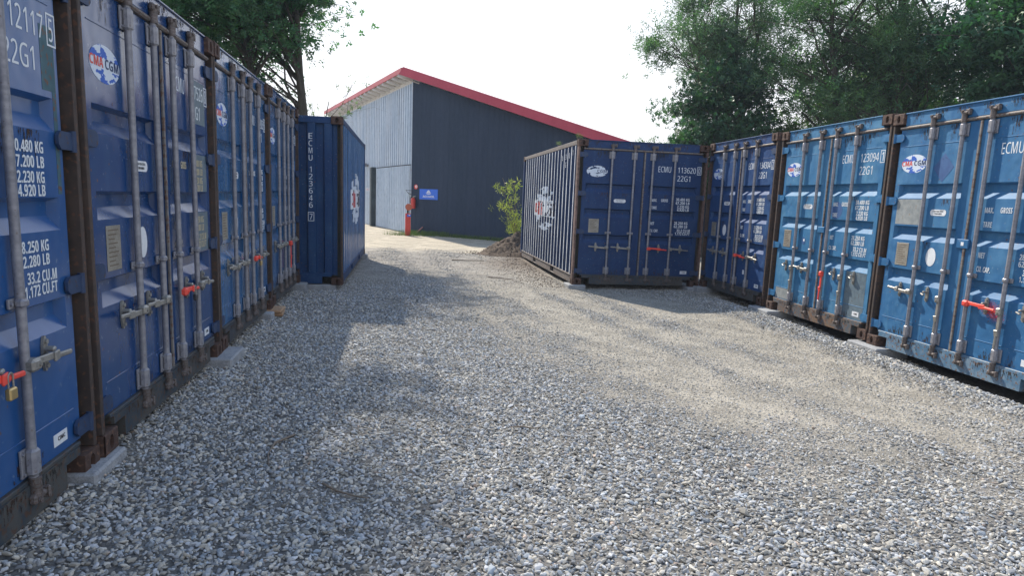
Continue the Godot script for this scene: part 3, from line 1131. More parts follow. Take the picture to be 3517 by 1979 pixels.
# one tree: trunk and limbs as one tapered mesh, foliage in clumps along the limbs
func tree(called: String, label: String, base: Vector3, p: Dictionary) -> void:
	var r := RandomNumberGenerator.new()
	r.seed = p.seed
	var o := thing(called, label, p.get("category", "tree"), Transform3D(Basis.IDENTITY, base), p.get("group", ""))
	var wood := MB.new()
	var cc: Vector3 = p.center      # relative to base
	var rad: Vector3 = p.radii
	var tops: Array = p.get("trunks", [Vector3(cc.x * 0.7, cc.y, cc.z * 0.7)])
	var spines := []
	for tp in tops:
		var pts := []
		var rr := []
		var steps := 7
		var wob := Vector3(r.randf_range(-0.25, 0.25), 0, r.randf_range(-0.25, 0.25))
		for k in steps + 1:
			var f := float(k) / steps
			pts.append(Vector3(0, -0.2, 0).lerp(tp, f) + wob * sin(f * PI) + Vector3(r.randf_range(-0.06, 0.06), 0, r.randf_range(-0.06, 0.06)) * (1.0 if k > 0 else 0.0))
			rr.append(lerpf(p.trunk, p.trunk * 0.3, f))
		wood.tube(pts, rr, 8, false)
		spines.append(pts)
	var xf := []
	var cols := []
	var bark_from: float = p.get("limb_from", 0.35)
	for c in p.clumps:
		# uneven shell: more clumps towards the outside
		var d := Vector3(r.randfn(), r.randfn(), r.randfn()).normalized()
		var q := pow(r.randf(), 0.45) * r.randf_range(0.75, 1.12)
		var at: Vector3 = cc + d * rad * q
		if at.y < p.get("low", 0.5):
			at.y = p.get("low", 0.5) + r.randf() * 0.6
		var sp: Array = spines[r.randi() % spines.size()]
		var f := clampf((at.y - 0.8) / maxf(sp[sp.size() - 1].y, 0.1), bark_from, 1.0) * r.randf_range(0.75, 1.0)
		var fi := f * (sp.size() - 1)
		var from: Vector3 = (sp[int(fi)] as Vector3).lerp(sp[mini(int(fi) + 1, sp.size() - 1)], fi - int(fi))
		var bend := Vector3(r.randf_range(-0.3, 0.3), r.randf_range(-0.1, 0.45), r.randf_range(-0.3, 0.3)) * from.distance_to(at) * 0.4
		var mid := from.lerp(at, 0.5) + bend
		var lr: float = p.trunk * 0.22 * r.randf_range(0.6, 1.3)
		wood.tube([from, from.lerp(mid, 0.55) + bend * 0.1, mid, mid.lerp(at, 0.6), at], [lr, lr * 0.8, lr * 0.6, lr * 0.4, lr * 0.2], 5, false)
		var cr: float = p.clump_r * r.randf_range(0.6, 1.35)
		for k in p.get("twigs", 2):
			var e := at + Vector3(r.randfn(), r.randfn() * 0.6 + p.get("rise", 0.0), r.randfn()) * cr * 0.8
			wood.tube([mid.lerp(at, 0.4), at.lerp(e, 0.5), e], [lr * 0.35, lr * 0.25, lr * 0.08], 4, false)
		var n := int(p.per * r.randf_range(0.6, 1.3))
		var tone := r.randf_range(0.75, 1.2)
		for k in n:
			var off := Vector3(r.randfn(), r.randfn() * p.get("flat", 0.6), r.randfn()) * cr * 0.55
			var w := at + off
			var s: float = p.leaf * r.randf_range(0.7, 1.3)
			var B := Basis.from_euler(Vector3(r.randf_range(-1.2, 1.2), r.randf() * TAU, r.randf_range(-1.2, 1.2))).scaled_local(Vector3.ONE * s)
			if p.get("hang", 0.0) > 0.0 and r.randf() < p.hang:
				B = Basis.from_euler(Vector3(PI + r.randf_range(-0.6, 0.6), r.randf() * TAU, 0)).scaled_local(Vector3.ONE * s)
			xf.append(Transform3D(B, w))
			var c0: Color = p.color
			var c1: Color = p.color2
			cols.append(c0.lerp(c1, clampf(r.randfn(0.4, 0.3), 0, 1)) * (tone * r.randf_range(0.8, 1.2)))
	part(o, "trunk", wood.mesh(), M.bark)
	var cr2 := multi(o, "crown", sprig_mesh(p.kind), M.leaf, xf, cols)
	cr2.set_meta("kind", "stuff")

# ---------------------------------------------------------------- shed
const RIB := [[0.0, 0.0], [0.48, 0.0], [0.54, 0.075], [0.90, 0.075], [1.0, 0.0]]
func build_shed() -> void:
	var K := Vector3(-4.21, 0, -28.25)
	var D := Vector3(0.8398, 0, 0.5429)
	var E := Vector3(-0.42, 0, -0.907).normalized()
	var ND := Vector3(-0.5429, 0, 0.8398)      # out of the dark wall
	var NE := Vector3(-0.907, 0, 0.42).normalized()
	var o := thing("shed", "large shed with dark wall, pale corrugated side and red roof trim", "building", Transform3D(Basis.IDENTITY, K))
	var LEN := 13.5
	var DEP := 17.0
	var slope := 0.302
	# dark wall: tarred vertical sheets, each a part with its sloped top
	var s := 0.0
	var r := RandomNumberGenerator.new()
	r.seed = 8
	while s < LEN:
		var w := 0.92
		var b := MB.new()
		# trapezoid ribs, shallow
		var k := 0
		while k < 8:
			var a := s + w * k / 8.0
			var e := s + w * (k + 1) / 8.0
			var ins := 0.006 if k % 2 == 0 else 0.0
			var m0 := a + 0.02
			var ha := 6.0 - slope * a
			var hm := 6.0 - slope * m0
			var he := 6.0 - slope * e
			var ip := 0.0 if k % 2 == 0 else 0.006
			b.quad(D * a + ND * (0.03 - ip), D * m0 + ND * (0.03 - ins), D * m0 + ND * (0.03 - ins) + Vector3(0, hm, 0), D * a + ND * (0.03 - ip) + Vector3(0, ha, 0))
			b.quad(D * m0 + ND * (0.03 - ins), D * (e - (0.006 if k == 7 else 0.0)) + ND * (0.03 - ins), D * (e - (0.006 if k == 7 else 0.0)) + ND * (0.03 - ins) + Vector3(0, he, 0), D * m0 + ND * (0.03 - ins) + Vector3(0, hm, 0))
			k += 1
		part(o, "wall_sheet", b.mesh(), [M.tar, M.tar2][int(s / w) % 2])
		s += w
	# backing wall (closes the shed)
	var wb := MB.new()
	wb.slab(PackedVector2Array([Vector2(0, 0), Vector2(LEN, 0), Vector2(LEN, 6.0 - slope * LEN), Vector2(0, 6.0)]), -0.12, 0.0, Transform3D(Basis(D, Vector3.UP, ND), Vector3.ZERO))
	part(o, "wall_core", wb.mesh(), M.tar)
	var eb := MB.new()
	eb.slab(PackedVector2Array([Vector2(-DEP, 0), Vector2(-0.02, 0), Vector2(-0.02, 5.98), Vector2(-DEP, 5.98)]), -0.12, -0.02, Transform3D(Basis(-E, Vector3.UP, NE), Vector3.ZERO))
	part(o, "wall_core", eb.mesh(), M.galv_wall)
	# pale corrugated sheets on the side wall
	var t := 0.05
	var idx := 0
	while t < DEP:
		var w := 1.0
		var b := MB.new()
		for k in 3:
			var a0 := t + w * k / 3.0
			var y0 := 2.765
			if t > 6.6:
				y0 = 2.74
			for q in 4:
				var p0: Vector3 = E * (a0 + 0.33333 * RIB[q][0]) + NE * RIB[q][1]
				var p1: Vector3 = E * (a0 + 0.33333 * RIB[q + 1][0]) + NE * RIB[q + 1][1]
				b.quad(p1 + Vector3(0, y0, 0), p0 + Vector3(0, y0, 0), p0 + Vector3(0, 5.88, 0), p1 + Vector3(0, 5.88, 0))
		part(o, "wall_sheet", b.mesh(), [M.galv_wall, M.galv_wall2][idx % 2])
		t += w
		idx += 1
	# lower sheets left of the gate
	t = 6.45
	while t < DEP:
		var b := MB.new()
		for k in 3:
			var a0 := t + 1.0 * k / 3.0
			for q in 4:
				var p0: Vector3 = E * (a0 + 0.33333 * RIB[q][0]) + NE * RIB[q][1]
				var p1: Vector3 = E * (a0 + 0.33333 * RIB[q + 1][0]) + NE * RIB[q + 1][1]
				b.quad(p1 + Vector3(0, 0.02, 0), p0 + Vector3(0, 0.02, 0), p0 + Vector3(0, 2.73, 0), p1 + Vector3(0, 2.73, 0))
		part(o, "wall_sheet", b.mesh(), M.galv_wall2)
		t += 1.0
	# two gate leaves with ribs
	for g in 2:
		var s0 := 0.10 if g == 0 else 2.985
		var s1 := 2.945 if g == 0 else 5.5
		var b := MB.new()
		var n := int((s1 - s0) / 0.26)
		var pw := (s1 - s0) / n
		for k in n:
			var a := s0 + pw * k
			var pr := [[0.0, 0.07], [0.55, 0.07], [0.64, 0.12], [0.91, 0.12], [1.0, 0.07]]
			for q in 4:
				var p0: Vector3 = E * (a + pw * pr[q][0]) + NE * pr[q][1]
				var p1: Vector3 = E * (a + pw * pr[q + 1][0]) + NE * pr[q + 1][1]
				b.quad(p1 + Vector3(0, 0.03, 0), p0 + Vector3(0, 0.03, 0), p0 + Vector3(0, 2.72, 0), p1 + Vector3(0, 2.72, 0))
		var gate := part(o, "gate_leaf", b.mesh(), M.galv_wall)
		var TE := Transform3D(Basis(-E, Vector3.UP, NE), Vector3.ZERO)
		part(gate, "handle", boxm(Vector3(0.06, 0.2, 0.05)), M.sticker, TE * Transform3D(Basis.IDENTITY, Vector3(-(1.5 if g == 0 else 4.6), 1.35, 0.08)))
	var TE := Transform3D(Basis(-E, Vector3.UP, NE), Vector3.ZERO)     # x runs towards the corner, z out of the side wall
	part(o, "gate_rail", boxm(Vector3(5.6, 0.03, 0.07)), M.dark_post, TE * Transform3D(Basis.IDENTITY, Vector3(-2.82, 2.742, 0.05)))
	part(o, "corner_trim", boxm(Vector3(0.06, 5.95, 0.06)), M.galv_wall2, Transform3D(Basis(D, Vector3.UP, ND), E * 0.03 + Vector3(0, 2.985, 0) + D * -0.02 + ND * 0.01))
	part(o, "fascia_board", boxm(Vector3(DEP, 0.17, 0.03)), M.pale_wood, TE * Transform3D(Basis.IDENTITY, Vector3(-DEP / 2 - 0.03, 5.955, 0.03)))
	# dark post and white pipe by the gate
	part(o, "gate_post", boxm(Vector3(0.30, 2.78, 0.24), 0.02), M.slate_post, TE * Transform3D(Basis.IDENTITY, Vector3(-5.85, 1.39, 0.2)))
	var pb := MB.new()
	pb.tube([Vector3(-5.42, 0.1, 0.10), Vector3(-5.42, 2.66, 0.10)], 0.022, 8)
	part(o, "drain_pipe", pb.mesh(), M.sticker, TE)
	part(o, "door_post", boxm(Vector3(0.16, 2.7, 0.08)), M.brown_post, TE * Transform3D(Basis.IDENTITY, Vector3(-6.5, 1.35, 0.07)))
	# roof: sheet with overhang, red rake board, red eave trim, rafters
	var ax := (D + Vector3(0, -slope, 0)).normalized()
	var upn := E.cross(ax).normalized()
	if upn.y < 0:
		upn = -upn
	var rl := 14.6
	var R0 := D * -0.76 + Vector3(0, 6.0 + 0.76 * slope + 0.1, 0)
	var RB := Basis(ax, upn, ax.cross(upn))
	var zdir := ax.cross(upn)
	var along := E * (DEP / 2 - 0.4)
	part(o, "roof", _roof_mesh(ax, E, upn, rl, DEP + 0.6), M.roof_under, Transform3D(Basis.IDENTITY, R0 - E * 0.42))
	var rk := MB.new()
	rk.slab(PackedVector2Array([Vector2(-0.06, -0.17), Vector2(rl + 0.02, -0.17), Vector2(rl + 0.02, 0.17), Vector2(-0.06, 0.17)]), -0.02, 0.02, Transform3D(Basis(ax, upn, ND), R0 - E * 0.44))
	part(o, "rake_board", rk.mesh(), M.red_trim)
	var ev := MB.new()
	ev.slab(PackedVector2Array([Vector2(-DEP - 0.2, -0.07), Vector2(0.44, -0.07), Vector2(0.44, 0.12), Vector2(-DEP - 0.2, 0.12)]), -0.02, 0.02, Transform3D(Basis(-E, Vector3.UP, NE), R0 - ax * 0.03))
	part(o, "eave_trim", ev.mesh(), M.red_trim)
	var q := 0.1
	while q < DEP:
		var rb := MB.new()
		rb.slab(PackedVector2Array([Vector2(0.06, -0.17), Vector2(1.25, -0.17), Vector2(1.25, -0.04), Vector2(0.06, -0.04)]), -0.03, 0.03, Transform3D(Basis(ax, upn, ax.cross(upn)), R0 + E * q))
		part(o, "rafter", rb.mesh(), M.pale_wood)
		q += 0.86
	# far walls
	var fb := MB.new()
	fb.slab(PackedVector2Array([Vector2(0, 0), Vector2(DEP, 0), Vector2(DEP, 6.0 - slope * LEN), Vector2(0, 6.0 - slope * LEN)]), -0.1, 0.0, Transform3D(Basis(E, Vector3.UP, D), D * LEN))
	part(o, "end_wall", fb.mesh(), M.tar)

	# welcome sign
	var TD := Transform3D(Basis(D, Vector3.UP, ND), K)
	var sg := thing("welcome_sign", "blue board with white sailboat and the word ACCUEIL on dark wall", "sign", TD * Transform3D(Basis.IDENTITY, Vector3(0.91, 1.6, 0.045)))
	part(sg, "board", boxm(Vector3(0.93, 0.41, 0.02), 0.003), M.sign_blue)
	var zt := 0.012
	letters(sg, "ACCUEIL", Vector3(-0.29, -0.125, zt), 0.08, 0.6, M.white_print, true)
	var sb := MB.new()
	sb.slab(PackedVector2Array([Vector2(-0.11, 0.045), Vector2(0.005, 0.045), Vector2(0.005, 0.155)]), 0.0, 0.003)
	sb.slab(PackedVector2Array([Vector2(0.018, 0.045), Vector2(0.105, 0.045), Vector2(0.06, 0.10), Vector2(0.018, 0.15)]), 0.0, 0.003)
	sb.slab(PackedVector2Array([Vector2(-0.10, 0.0), Vector2(-0.04, -0.012), Vector2(0.06, -0.012), Vector2(0.12, 0.008), Vector2(0.14, 0.03), Vector2(0.05, 0.022), Vector2(-0.15, 0.022)]), 0.0, 0.003)
	part(sg, "sailboat", sb.mesh(), M.white_print, Transform3D(Basis.IDENTITY, Vector3(0, 0.02, 0.011)))

	# round sign above the extinguisher
	var rs := thing("round_sign", "small round red and white sign on dark wall above extinguisher", "sign", TD * Transform3D(Basis.IDENTITY, Vector3(0.25, 1.88, 0.045)))
	var db := MB.new()
	db.tube([Vector3(0, 0, -0.006), Vector3(0, 0, 0.006)], 0.095, 24)
	part(rs, "disc", db.mesh(), M.red_gloss)
	var d2 := MB.new()
	d2.tube([Vector3(0.02, 0.01, 0.006), Vector3(0.02, 0.01, 0.009)], 0.055, 20)
	part(rs, "ring", d2.mesh(), M.sticker)
	var d3 := MB.new()
	d3.tube([Vector3(0.02, 0.01, 0.009), Vector3(0.02, 0.01, 0.012)], 0.026, 16)
	part(rs, "centre", d3.mesh(), M.red_gloss)

	# fire extinguisher
	var fx := thing("fire_extinguisher", "red fire extinguisher hung beside the shed corner", "extinguisher", TD * Transform3D(Basis.IDENTITY, Vector3(0.215, 1.02, 0.16)))
	var c1 := MB.new()
	c1.tube([Vector3(0, 0, 0), Vector3(0, 0.02, 0), Vector3(0, 0.34, 0), Vector3(0, 0.40, 0), Vector3(0, 0.43, 0)], [0.085, 0.095, 0.095, 0.07, 0.03], 16)
	part(fx, "cylinder", c1.mesh(), M.red_gloss)
	var c2 := MB.new()
	c2.tube([Vector3(0, 0.43, 0), Vector3(0, 0.49, 0)], 0.02, 8)
	c2.box(Vector3(0.06, 0.485, 0), Vector3(0.15, 0.022, 0.025), 0.005, Basis(Vector3.BACK, 0.2))
	c2.box(Vector3(0.05, 0.455, 0), Vector3(0.11, 0.015, 0.02), 0.004)
	part(fx, "valve", c2.mesh(), M.zinc)
	var c3 := MB.new()
	c3.tube([Vector3(-0.02, 0.46, 0), Vector3(-0.1, 0.46, 0.01), Vector3(-0.14, 0.38, 0.02), Vector3(-0.13, 0.28, 0.03), Vector3(-0.1, 0.2, 0.03)], 0.014, 8)
	part(fx, "hose", c3.mesh(), M.rubber)
	part(fx, "bracket", boxm(Vector3(0.05, 0.3, 0.07), 0.005), M.dark_post, Transform3D(Basis.IDENTITY, Vector3(0, 0.22, -0.125)))
	var wi := MB.new()
	wi.tube([Vector3(0.12, 1.72, 0.06), Vector3(-0.22, 1.74, 0.12), Vector3(-0.1, 1.62, 0.1), Vector3(0.05, 1.55, 0.06)], 0.012, 6)
	single("wall_hook", wi.mesh(), M.dark_post, "thin dark metal hook jutting from the shed corner", "hook", TD)

	# red post with a reflector disc
	var rp := thing("red_post", "red metal post with round orange reflector before the shed gate", "post", Transform3D(Basis(Vector3.UP, 0.22), Vector3(-4.13, 0, -26.8)))
	part(rp, "body", boxm(Vector3(0.2, 0.86, 0.17), 0.008), M.red_gloss, Transform3D(Basis.IDENTITY, Vector3(0, 0.42, 0)))
	part(rp, "sticker", boxm(Vector3(0.15, 0.09, 0.004), 0.001), M.sign_blue, Transform3D(Basis.IDENTITY, Vector3(0.03, 0.77, 0.0865)))
	part(rp, "sticker", boxm(Vector3(0.06, 0.035, 0.004), 0.001), M.sticker, Transform3D(Basis.IDENTITY, Vector3(0.05, 0.79, 0.0885)))
	part(rp, "stem", boxm(Vector3(0.07, 0.36, 0.05), 0.005), M.dark_post, Transform3D(Basis.IDENTITY, Vector3(-0.01, 1.03, 0)))
	var dm := MB.new()
	dm.tube([Vector3(0.02, 1.09, 0.02), Vector3(0.02, 1.09, 0.05)], 0.13, 20)
	part(rp, "reflector", dm.mesh(), M.reflector)

	# leaning offcut at the wall foot
	var lp := MB.new()
	lp.tube([Vector3(0.49, 0.0, 0.35), Vector3(0.55, 0.14, 0.22), Vector3(0.64, 0.3, 0.05)], [0.03, 0.028, 0.025], 8)
	single("pipe_offcut", lp.mesh(), M.faded_red, "short faded red pipe offcut leaning on the dark wall", "pipe", TD)
	# BUREAU sign, floodlight
	var bu := thing("office_sign", "small white sign with red word BUREAU on corrugated wall", "sign", Transform3D(TE.basis, K) * Transform3D(Basis.IDENTITY, Vector3(-7.65, 1.74, 0.045)))
	part(bu, "board", boxm(Vector3(0.95, 0.17, 0.012), 0.002), M.sticker)
	letters(bu, "BUREAU", Vector3(-0.42, -0.05, 0.007), 0.1, 0.84, M.red_print, true)
	var fl := thing("floodlight", "grey floodlight fixed on corrugated wall above the gate post", "lamp", Transform3D(TE.basis, K) * Transform3D(Basis.IDENTITY, Vector3(-7.45, 2.9, 0.03)))
	part(fl, "bracket", boxm(Vector3(0.06, 0.1, 0.14), 0.005), M.zinc, Transform3D(Basis.IDENTITY, Vector3(0, 0, 0.06)))
	part(fl, "housing", boxm(Vector3(0.34, 0.16, 0.2), 0.03), M.galv, Transform3D(Basis(Vector3.RIGHT, 0.5), Vector3(0, 0.02, 0.2)))
	part(fl, "lens", boxm(Vector3(0.28, 0.02, 0.15), 0.004), M.sticker, Transform3D(Basis(Vector3.RIGHT, 0.5), Vector3(0, -0.052, 0.24)))

func _roof_mesh(ax: Vector3, E: Vector3, upn: Vector3, l: float, dep: float) -> Mesh:
	var b := MB.new()
	var n := int(dep / 0.25)
	for i in n:
		var a := dep * i / n
		var m := dep * (i + 0.7) / n
		var c := dep * (i + 0.85) / n
		var e := dep * (i + 1) / n
		for k in 2:
			var lo := 0.0 if k == 0 else 0.012
			var pts := [[a, 0.0], [m, 0.0], [c, 0.03], [e, 0.0]]
			for q in 3:
				var p0: Vector3 = E * pts[q][0] + upn * (pts[q][1] + lo)
				var p1: Vector3 = E * pts[q + 1][0] + upn * (pts[q + 1][1] + lo)
				if k == 1:
					b.quad(p0, p0 + ax * l, p1 + ax * l, p1)
				else:
					b.quad(p1, p1 + ax * l, p0 + ax * l, p0)
	return b.mesh()

# ---------------------------------------------------------------- small things
func block(label: String, x: float, z: float, yaw: float, size: Vector3, top: float, m: Material = null, called := "concrete_block", cat := "block", grp := "concrete blocks under container corners") -> void:
	var b := MB.new()
	b.box(Vector3(0, -size.y / 2, 0), size, 0.012)
	single(called, b.mesh(), m if m else M.concrete, label, cat, Transform3D(Basis(Vector3.UP, yaw), Vector3(x, top, z)), grp)

func padlock(label: String, T: Transform3D, m: Material) -> void:
	var o := thing("padlock", label, "padlock", T, "padlocks on container handles")
	part(o, "body", boxm(Vector3(0.055, 0.05, 0.024), 0.006), m, Transform3D(Basis.IDENTITY, Vector3(0, -0.055, 0)))
	var b := MB.new()
	var pts := []
	for k in 9:
		var a := PI * k / 8.0
		pts.append(Vector3(0.018 * cos(a), 0.012 + 0.018 * sin(a), 0))
	pts.push_front(Vector3(0.018, -0.03, 0))
	pts.append(Vector3(-0.018, -0.03, 0))
	b.tube(pts, 0.0045, 6)
	part(o, "shackle", b.mesh(), M.zinc)

func cxf(d: Dictionary) -> Transform3D:
	return Transform3D(Basis(Vector3.UP, d.t), Vector3(d.x, d.y, d.z))

func twig(label: String, pts: Array, r0: float) -> void:
	var b := MB.new()
	var rr := []
	var qq := []
	for i in pts.size():
		var p: Vector2 = pts[i]
		qq.append(Vector3(p.x, gh(p.x, p.y) + 0.016 + 0.006 * (i % 2), p.y))
		rr.append(lerpf(r0, r0 * 0.4, float(i) / pts.size()))
	b.tube(qq, rr, 6)
	single("twig", b.mesh(), M.twig, label, "twig", Transform3D.IDENTITY, "twigs lying on the gravel")

func make_materials() -> void:
	M.rust = mat(mottle_tex(Color(0.06, 0.034, 0.026), Color(0.13, 0.072, 0.052), Color(0.17, 0.085, 0.05), 0.3, 1), 0.85)
	bump(M.rust, "fine", 0.05, 4, 12, 1.2)
	M.dark_post = mat(mottle_tex(Color(0.010, 0.011, 0.013), Color(0.022, 0.02, 0.02), Color(0.05, 0.028, 0.02), 0.28, 2), 0.75)
	M.flange = mat(mottle_tex(Color(0.045, 0.034, 0.03), Color(0.075, 0.052, 0.042), Color(0.12, 0.06, 0.038), 0.34, 37), 0.75)
	M.recess = mat(mottle_tex(Color(0.05, 0.056, 0.05), Color(0.085, 0.078, 0.062), Color(0.11, 0.06, 0.04), 0.3, 38), 0.8)
	M.brown_flange = mat(mottle_tex(Color(0.09, 0.055, 0.045), Color(0.2, 0.13, 0.11), Color(0.04, 0.03, 0.03), 0.3, 4), 0.75)
	M.grey_rust = mat(mottle_tex(Color(0.13, 0.125, 0.125), Color(0.22, 0.20, 0.18), Color(0.13, 0.07, 0.045), 0.45, 3), 0.65)
	M.sill_rust = mat(mottle_tex(Color(0.07, 0.09, 0.11), Color(0.16, 0.11, 0.075), Color(0.16, 0.075, 0.04), 0.42, 5, 1.5), 0.7)
	M.sill_blue = mat(mottle_tex(Color(0.07, 0.16, 0.26), Color(0.16, 0.24, 0.32), Color(0.17, 0.09, 0.05), 0.34, 6, 1.2), 0.55)
	M.sill_dark = mat(mottle_tex(Color(0.03, 0.045, 0.06), Color(0.07, 0.07, 0.065), Color(0.08, 0.045, 0.03), 0.4, 7, 1.4), 0.65)
	M.galv = mat(mottle_tex(Color(0.20, 0.20, 0.225), Color(0.30, 0.30, 0.325), Color(0.13, 0.09, 0.075), 0.22, 8), 0.5, 0.25, Vector3(1.2, 1.2, 1.2))
	M.zinc = mat(mottle_tex(Color(0.22, 0.215, 0.2), Color(0.36, 0.345, 0.31), Color(0.13, 0.09, 0.06), 0.25, 9), 0.45, 0.4, Vector3(2, 2, 2))
	M.cam = mat(mottle_tex(Color(0.10, 0.09, 0.085), Color(0.2, 0.17, 0.16), Color(0.09, 0.05, 0.035), 0.4, 10), 0.65, 0.2, Vector3(2, 2, 2))
	M.rubber = plain(Color(0.018, 0.018, 0.018), 0.8)
	M.dark_wood = plain(Color(0.06, 0.045, 0.03), 0.9)
	M.white_print = plain(Color(0.68, 0.72, 0.75), 0.6)
	M.tan_print = plain(Color(0.50, 0.44, 0.30), 0.6)
	M.black_print = plain(Color(0.02, 0.02, 0.025), 0.6)
	M.red_print = plain(Color(0.62, 0.08, 0.06), 0.6)
	M.navy_print = plain(Color(0.02, 0.04, 0.12), 0.6)
	M.sticker = mat(mottle_tex(Color(0.62, 0.66, 0.70), Color(0.74, 0.76, 0.78), Color(0.5, 0.52, 0.54), 0.25, 12), 0.5)
	M.plate = mat(mottle_tex(Color(0.25, 0.235, 0.20), Color(0.36, 0.34, 0.29), Color(0.2, 0.14, 0.09), 0.3, 13), 0.5, 0.3, Vector3(2, 2, 2))
	M.plate_print = plain(Color(0.14, 0.10, 0.07), 0.7)
	M.red_paint = plain(Color(0.78, 0.075, 0.05), 0.55)
	M.grey_patch = mat(mottle_tex(Color(0.20, 0.225, 0.235), Color(0.30, 0.32, 0.32), Color(0.24, 0.2, 0.16), 0.25, 14), 0.6)
	M.steel_patch = mat(mottle_tex(Color(0.075, 0.12, 0.16), Color(0.13, 0.18, 0.215), Color(0.10, 0.10, 0.10), 0.3, 15), 0.55)
	M.dark_blue_patch = mat(mottle_tex(Color(0.03, 0.075, 0.21), Color(0.05, 0.12, 0.28), Color(0.03, 0.06, 0.15), 0.3, 16), 0.5)
	M.teal_patch = mat(mottle_tex(Color(0.025, 0.085, 0.11), Color(0.05, 0.12, 0.15), Color(0.14, 0.06, 0.035), 0.42, 17, 1.3), 0.6)
	M.concrete = mat(mottle_tex(Color(0.24, 0.25, 0.265), Color(0.34, 0.35, 0.36), Color(0.18, 0.18, 0.18), 0.3, 18), 0.9, 0.0, Vector3(1.5, 1.5, 1.5))
	bump(M.concrete, "fine", 0.05, 4, 12, 2.0)
	M.timber = mat(mottle_tex(Color(0.33, 0.20, 0.11), Color(0.46, 0.31, 0.19), Color(0.22, 0.13, 0.08), 0.3, 19), 0.85, 0.0, Vector3(1, 4, 1))
	M.ground = mat(mottle_tex(Color(0.62, 0.62, 0.62), Color(1, 1, 1), Color(0.42, 0.41, 0.40), 0.36, 20, 1.3), 0.95, 0.0, Vector3(0.62, 0.62, 0.62))
	M.ground.vertex_color_use_as_albedo = true
	M.ground.uv1_world_triplanar = true
	bump(M.ground, "spec", 0.09, 2, 14, 4.0)
	M.stone = plain(Color(1, 1, 1), 0.85)
	M.stone.vertex_color_use_as_albedo = true
	M.leaf = plain(Color(1, 1, 1), 0.42)
	M.leaf.vertex_color_use_as_albedo = true
	M.leaf.backlight_enabled = true
	M.leaf.backlight = Color(0.78, 0.95, 0.6)
	M.bark = mat(mottle_tex(Color(0.045, 0.038, 0.03), Color(0.10, 0.085, 0.065), Color(0.05, 0.06, 0.035), 0.35, 21), 0.95, 0.0, Vector3(2, 0.6, 2))
	M.twig = mat(mottle_tex(Color(0.13, 0.10, 0.075), Color(0.25, 0.2, 0.15), Color(0.08, 0.06, 0.05), 0.3, 22), 0.9)
	M.soil = mat(mottle_tex(Color(0.05, 0.034, 0.022), Color(0.11, 0.075, 0.05), Color(0.16, 0.12, 0.085), 0.26, 23, 1.4), 0.95, 0.0, Vector3(1.2, 1.2, 1.2))
	bump(M.soil, "spec", 0.09, 2, 14, 6.0)
	M.tar = mat(mottle_tex(Color(0.027, 0.041, 0.068), Color(0.041, 0.058, 0.092), Color(0.052, 0.07, 0.105), 0.2, 24, 0.6), 0.85, 0.0, Vector3(0.5, 0.12, 0.5))
	M.tar2 = mat(mottle_tex(Color(0.029, 0.043, 0.072), Color(0.043, 0.06, 0.095), Color(0.025, 0.037, 0.062), 0.2, 25, 0.6), 0.85, 0.0, Vector3(0.5, 0.12, 0.5))
	M.tar.metallic_specular = 0.25
	M.tar2.metallic_specular = 0.25
	M.hinge = mat(mottle_tex(Color(0.015, 0.035, 0.09), Color(0.03, 0.06, 0.13), Color(0.06, 0.035, 0.03), 0.3, 34), 0.6)
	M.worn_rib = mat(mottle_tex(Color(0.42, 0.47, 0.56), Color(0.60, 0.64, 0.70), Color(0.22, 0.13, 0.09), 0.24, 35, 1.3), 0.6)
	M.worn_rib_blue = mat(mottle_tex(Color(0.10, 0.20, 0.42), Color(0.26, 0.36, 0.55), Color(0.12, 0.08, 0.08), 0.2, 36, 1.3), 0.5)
	M.galv_wall = mat(mottle_tex(Color(0.34, 0.42, 0.53), Color(0.46, 0.54, 0.64), Color(0.30, 0.36, 0.44), 0.3, 26), 0.5, 0.3, Vector3(0.4, 0.1, 0.4))
	M.galv_wall2 = mat(mottle_tex(Color(0.36, 0.43, 0.53), Color(0.48, 0.55, 0.64), Color(0.34, 0.35, 0.37), 0.3, 27), 0.5, 0.3, Vector3(0.4, 0.1, 0.4))
	M.pale_wood = mat(mottle_tex(Color(0.45, 0.43, 0.40), Color(0.58, 0.55, 0.51), Color(0.36, 0.33, 0.3), 0.3, 28), 0.8)
	M.roof_under = mat(mottle_tex(Color(0.50, 0.50, 0.48), Color(0.62, 0.61, 0.58), Color(0.4, 0.38, 0.35), 0.3, 29), 0.7)
	M.red_trim = mat(mottle_tex(Color(0.38, 0.024, 0.038), Color(0.46, 0.04, 0.055), Color(0.33, 0.035, 0.045), 0.25, 30), 0.45)
	M.slate_post = mat(mottle_tex(Color(0.03, 0.045, 0.055), Color(0.055, 0.075, 0.085), Color(0.025, 0.03, 0.03), 0.3, 31), 0.7)
	M.brown_post = mat(mottle_tex(Color(0.06, 0.035, 0.025), Color(0.14, 0.075, 0.045), Color(0.2, 0.1, 0.05), 0.3, 32), 0.85)
	M.sign_blue = plain(Color(0.01, 0.12, 0.62), 0.35)
	M.red_gloss = mat(mottle_tex(Color(0.46, 0.03, 0.022), Color(0.58, 0.06, 0.045), Color(0.35, 0.05, 0.04), 0.25, 33), 0.4)
	M.reflector = plain(Color(0.42, 0.10, 0.05), 0.3)
	M.faded_red = plain(Color(0.42, 0.2, 0.19), 0.7)
	M.brass = plain(Color(0.52, 0.38, 0.17), 0.35, 0.7)
	M.dark_metal = plain(Color(0.05, 0.05, 0.055), 0.4, 0.4)
	M.grass = plain(Color(1, 1, 1), 0.7)
	M.grass.vertex_color_use_as_albedo = true
	M.grass.backlight_enabled = true
	M.grass.backlight = Color(0.5, 0.6, 0.25)
	M.overspray = decal_mat(overspray_tex())
	for k in 3:
		M["stain%d" % k] = decal_mat(stain_tex(k))
		M["stain%d" % k].roughness = 0.85
	M.logo_blue = decal_mat(globe_tex(0, 21))
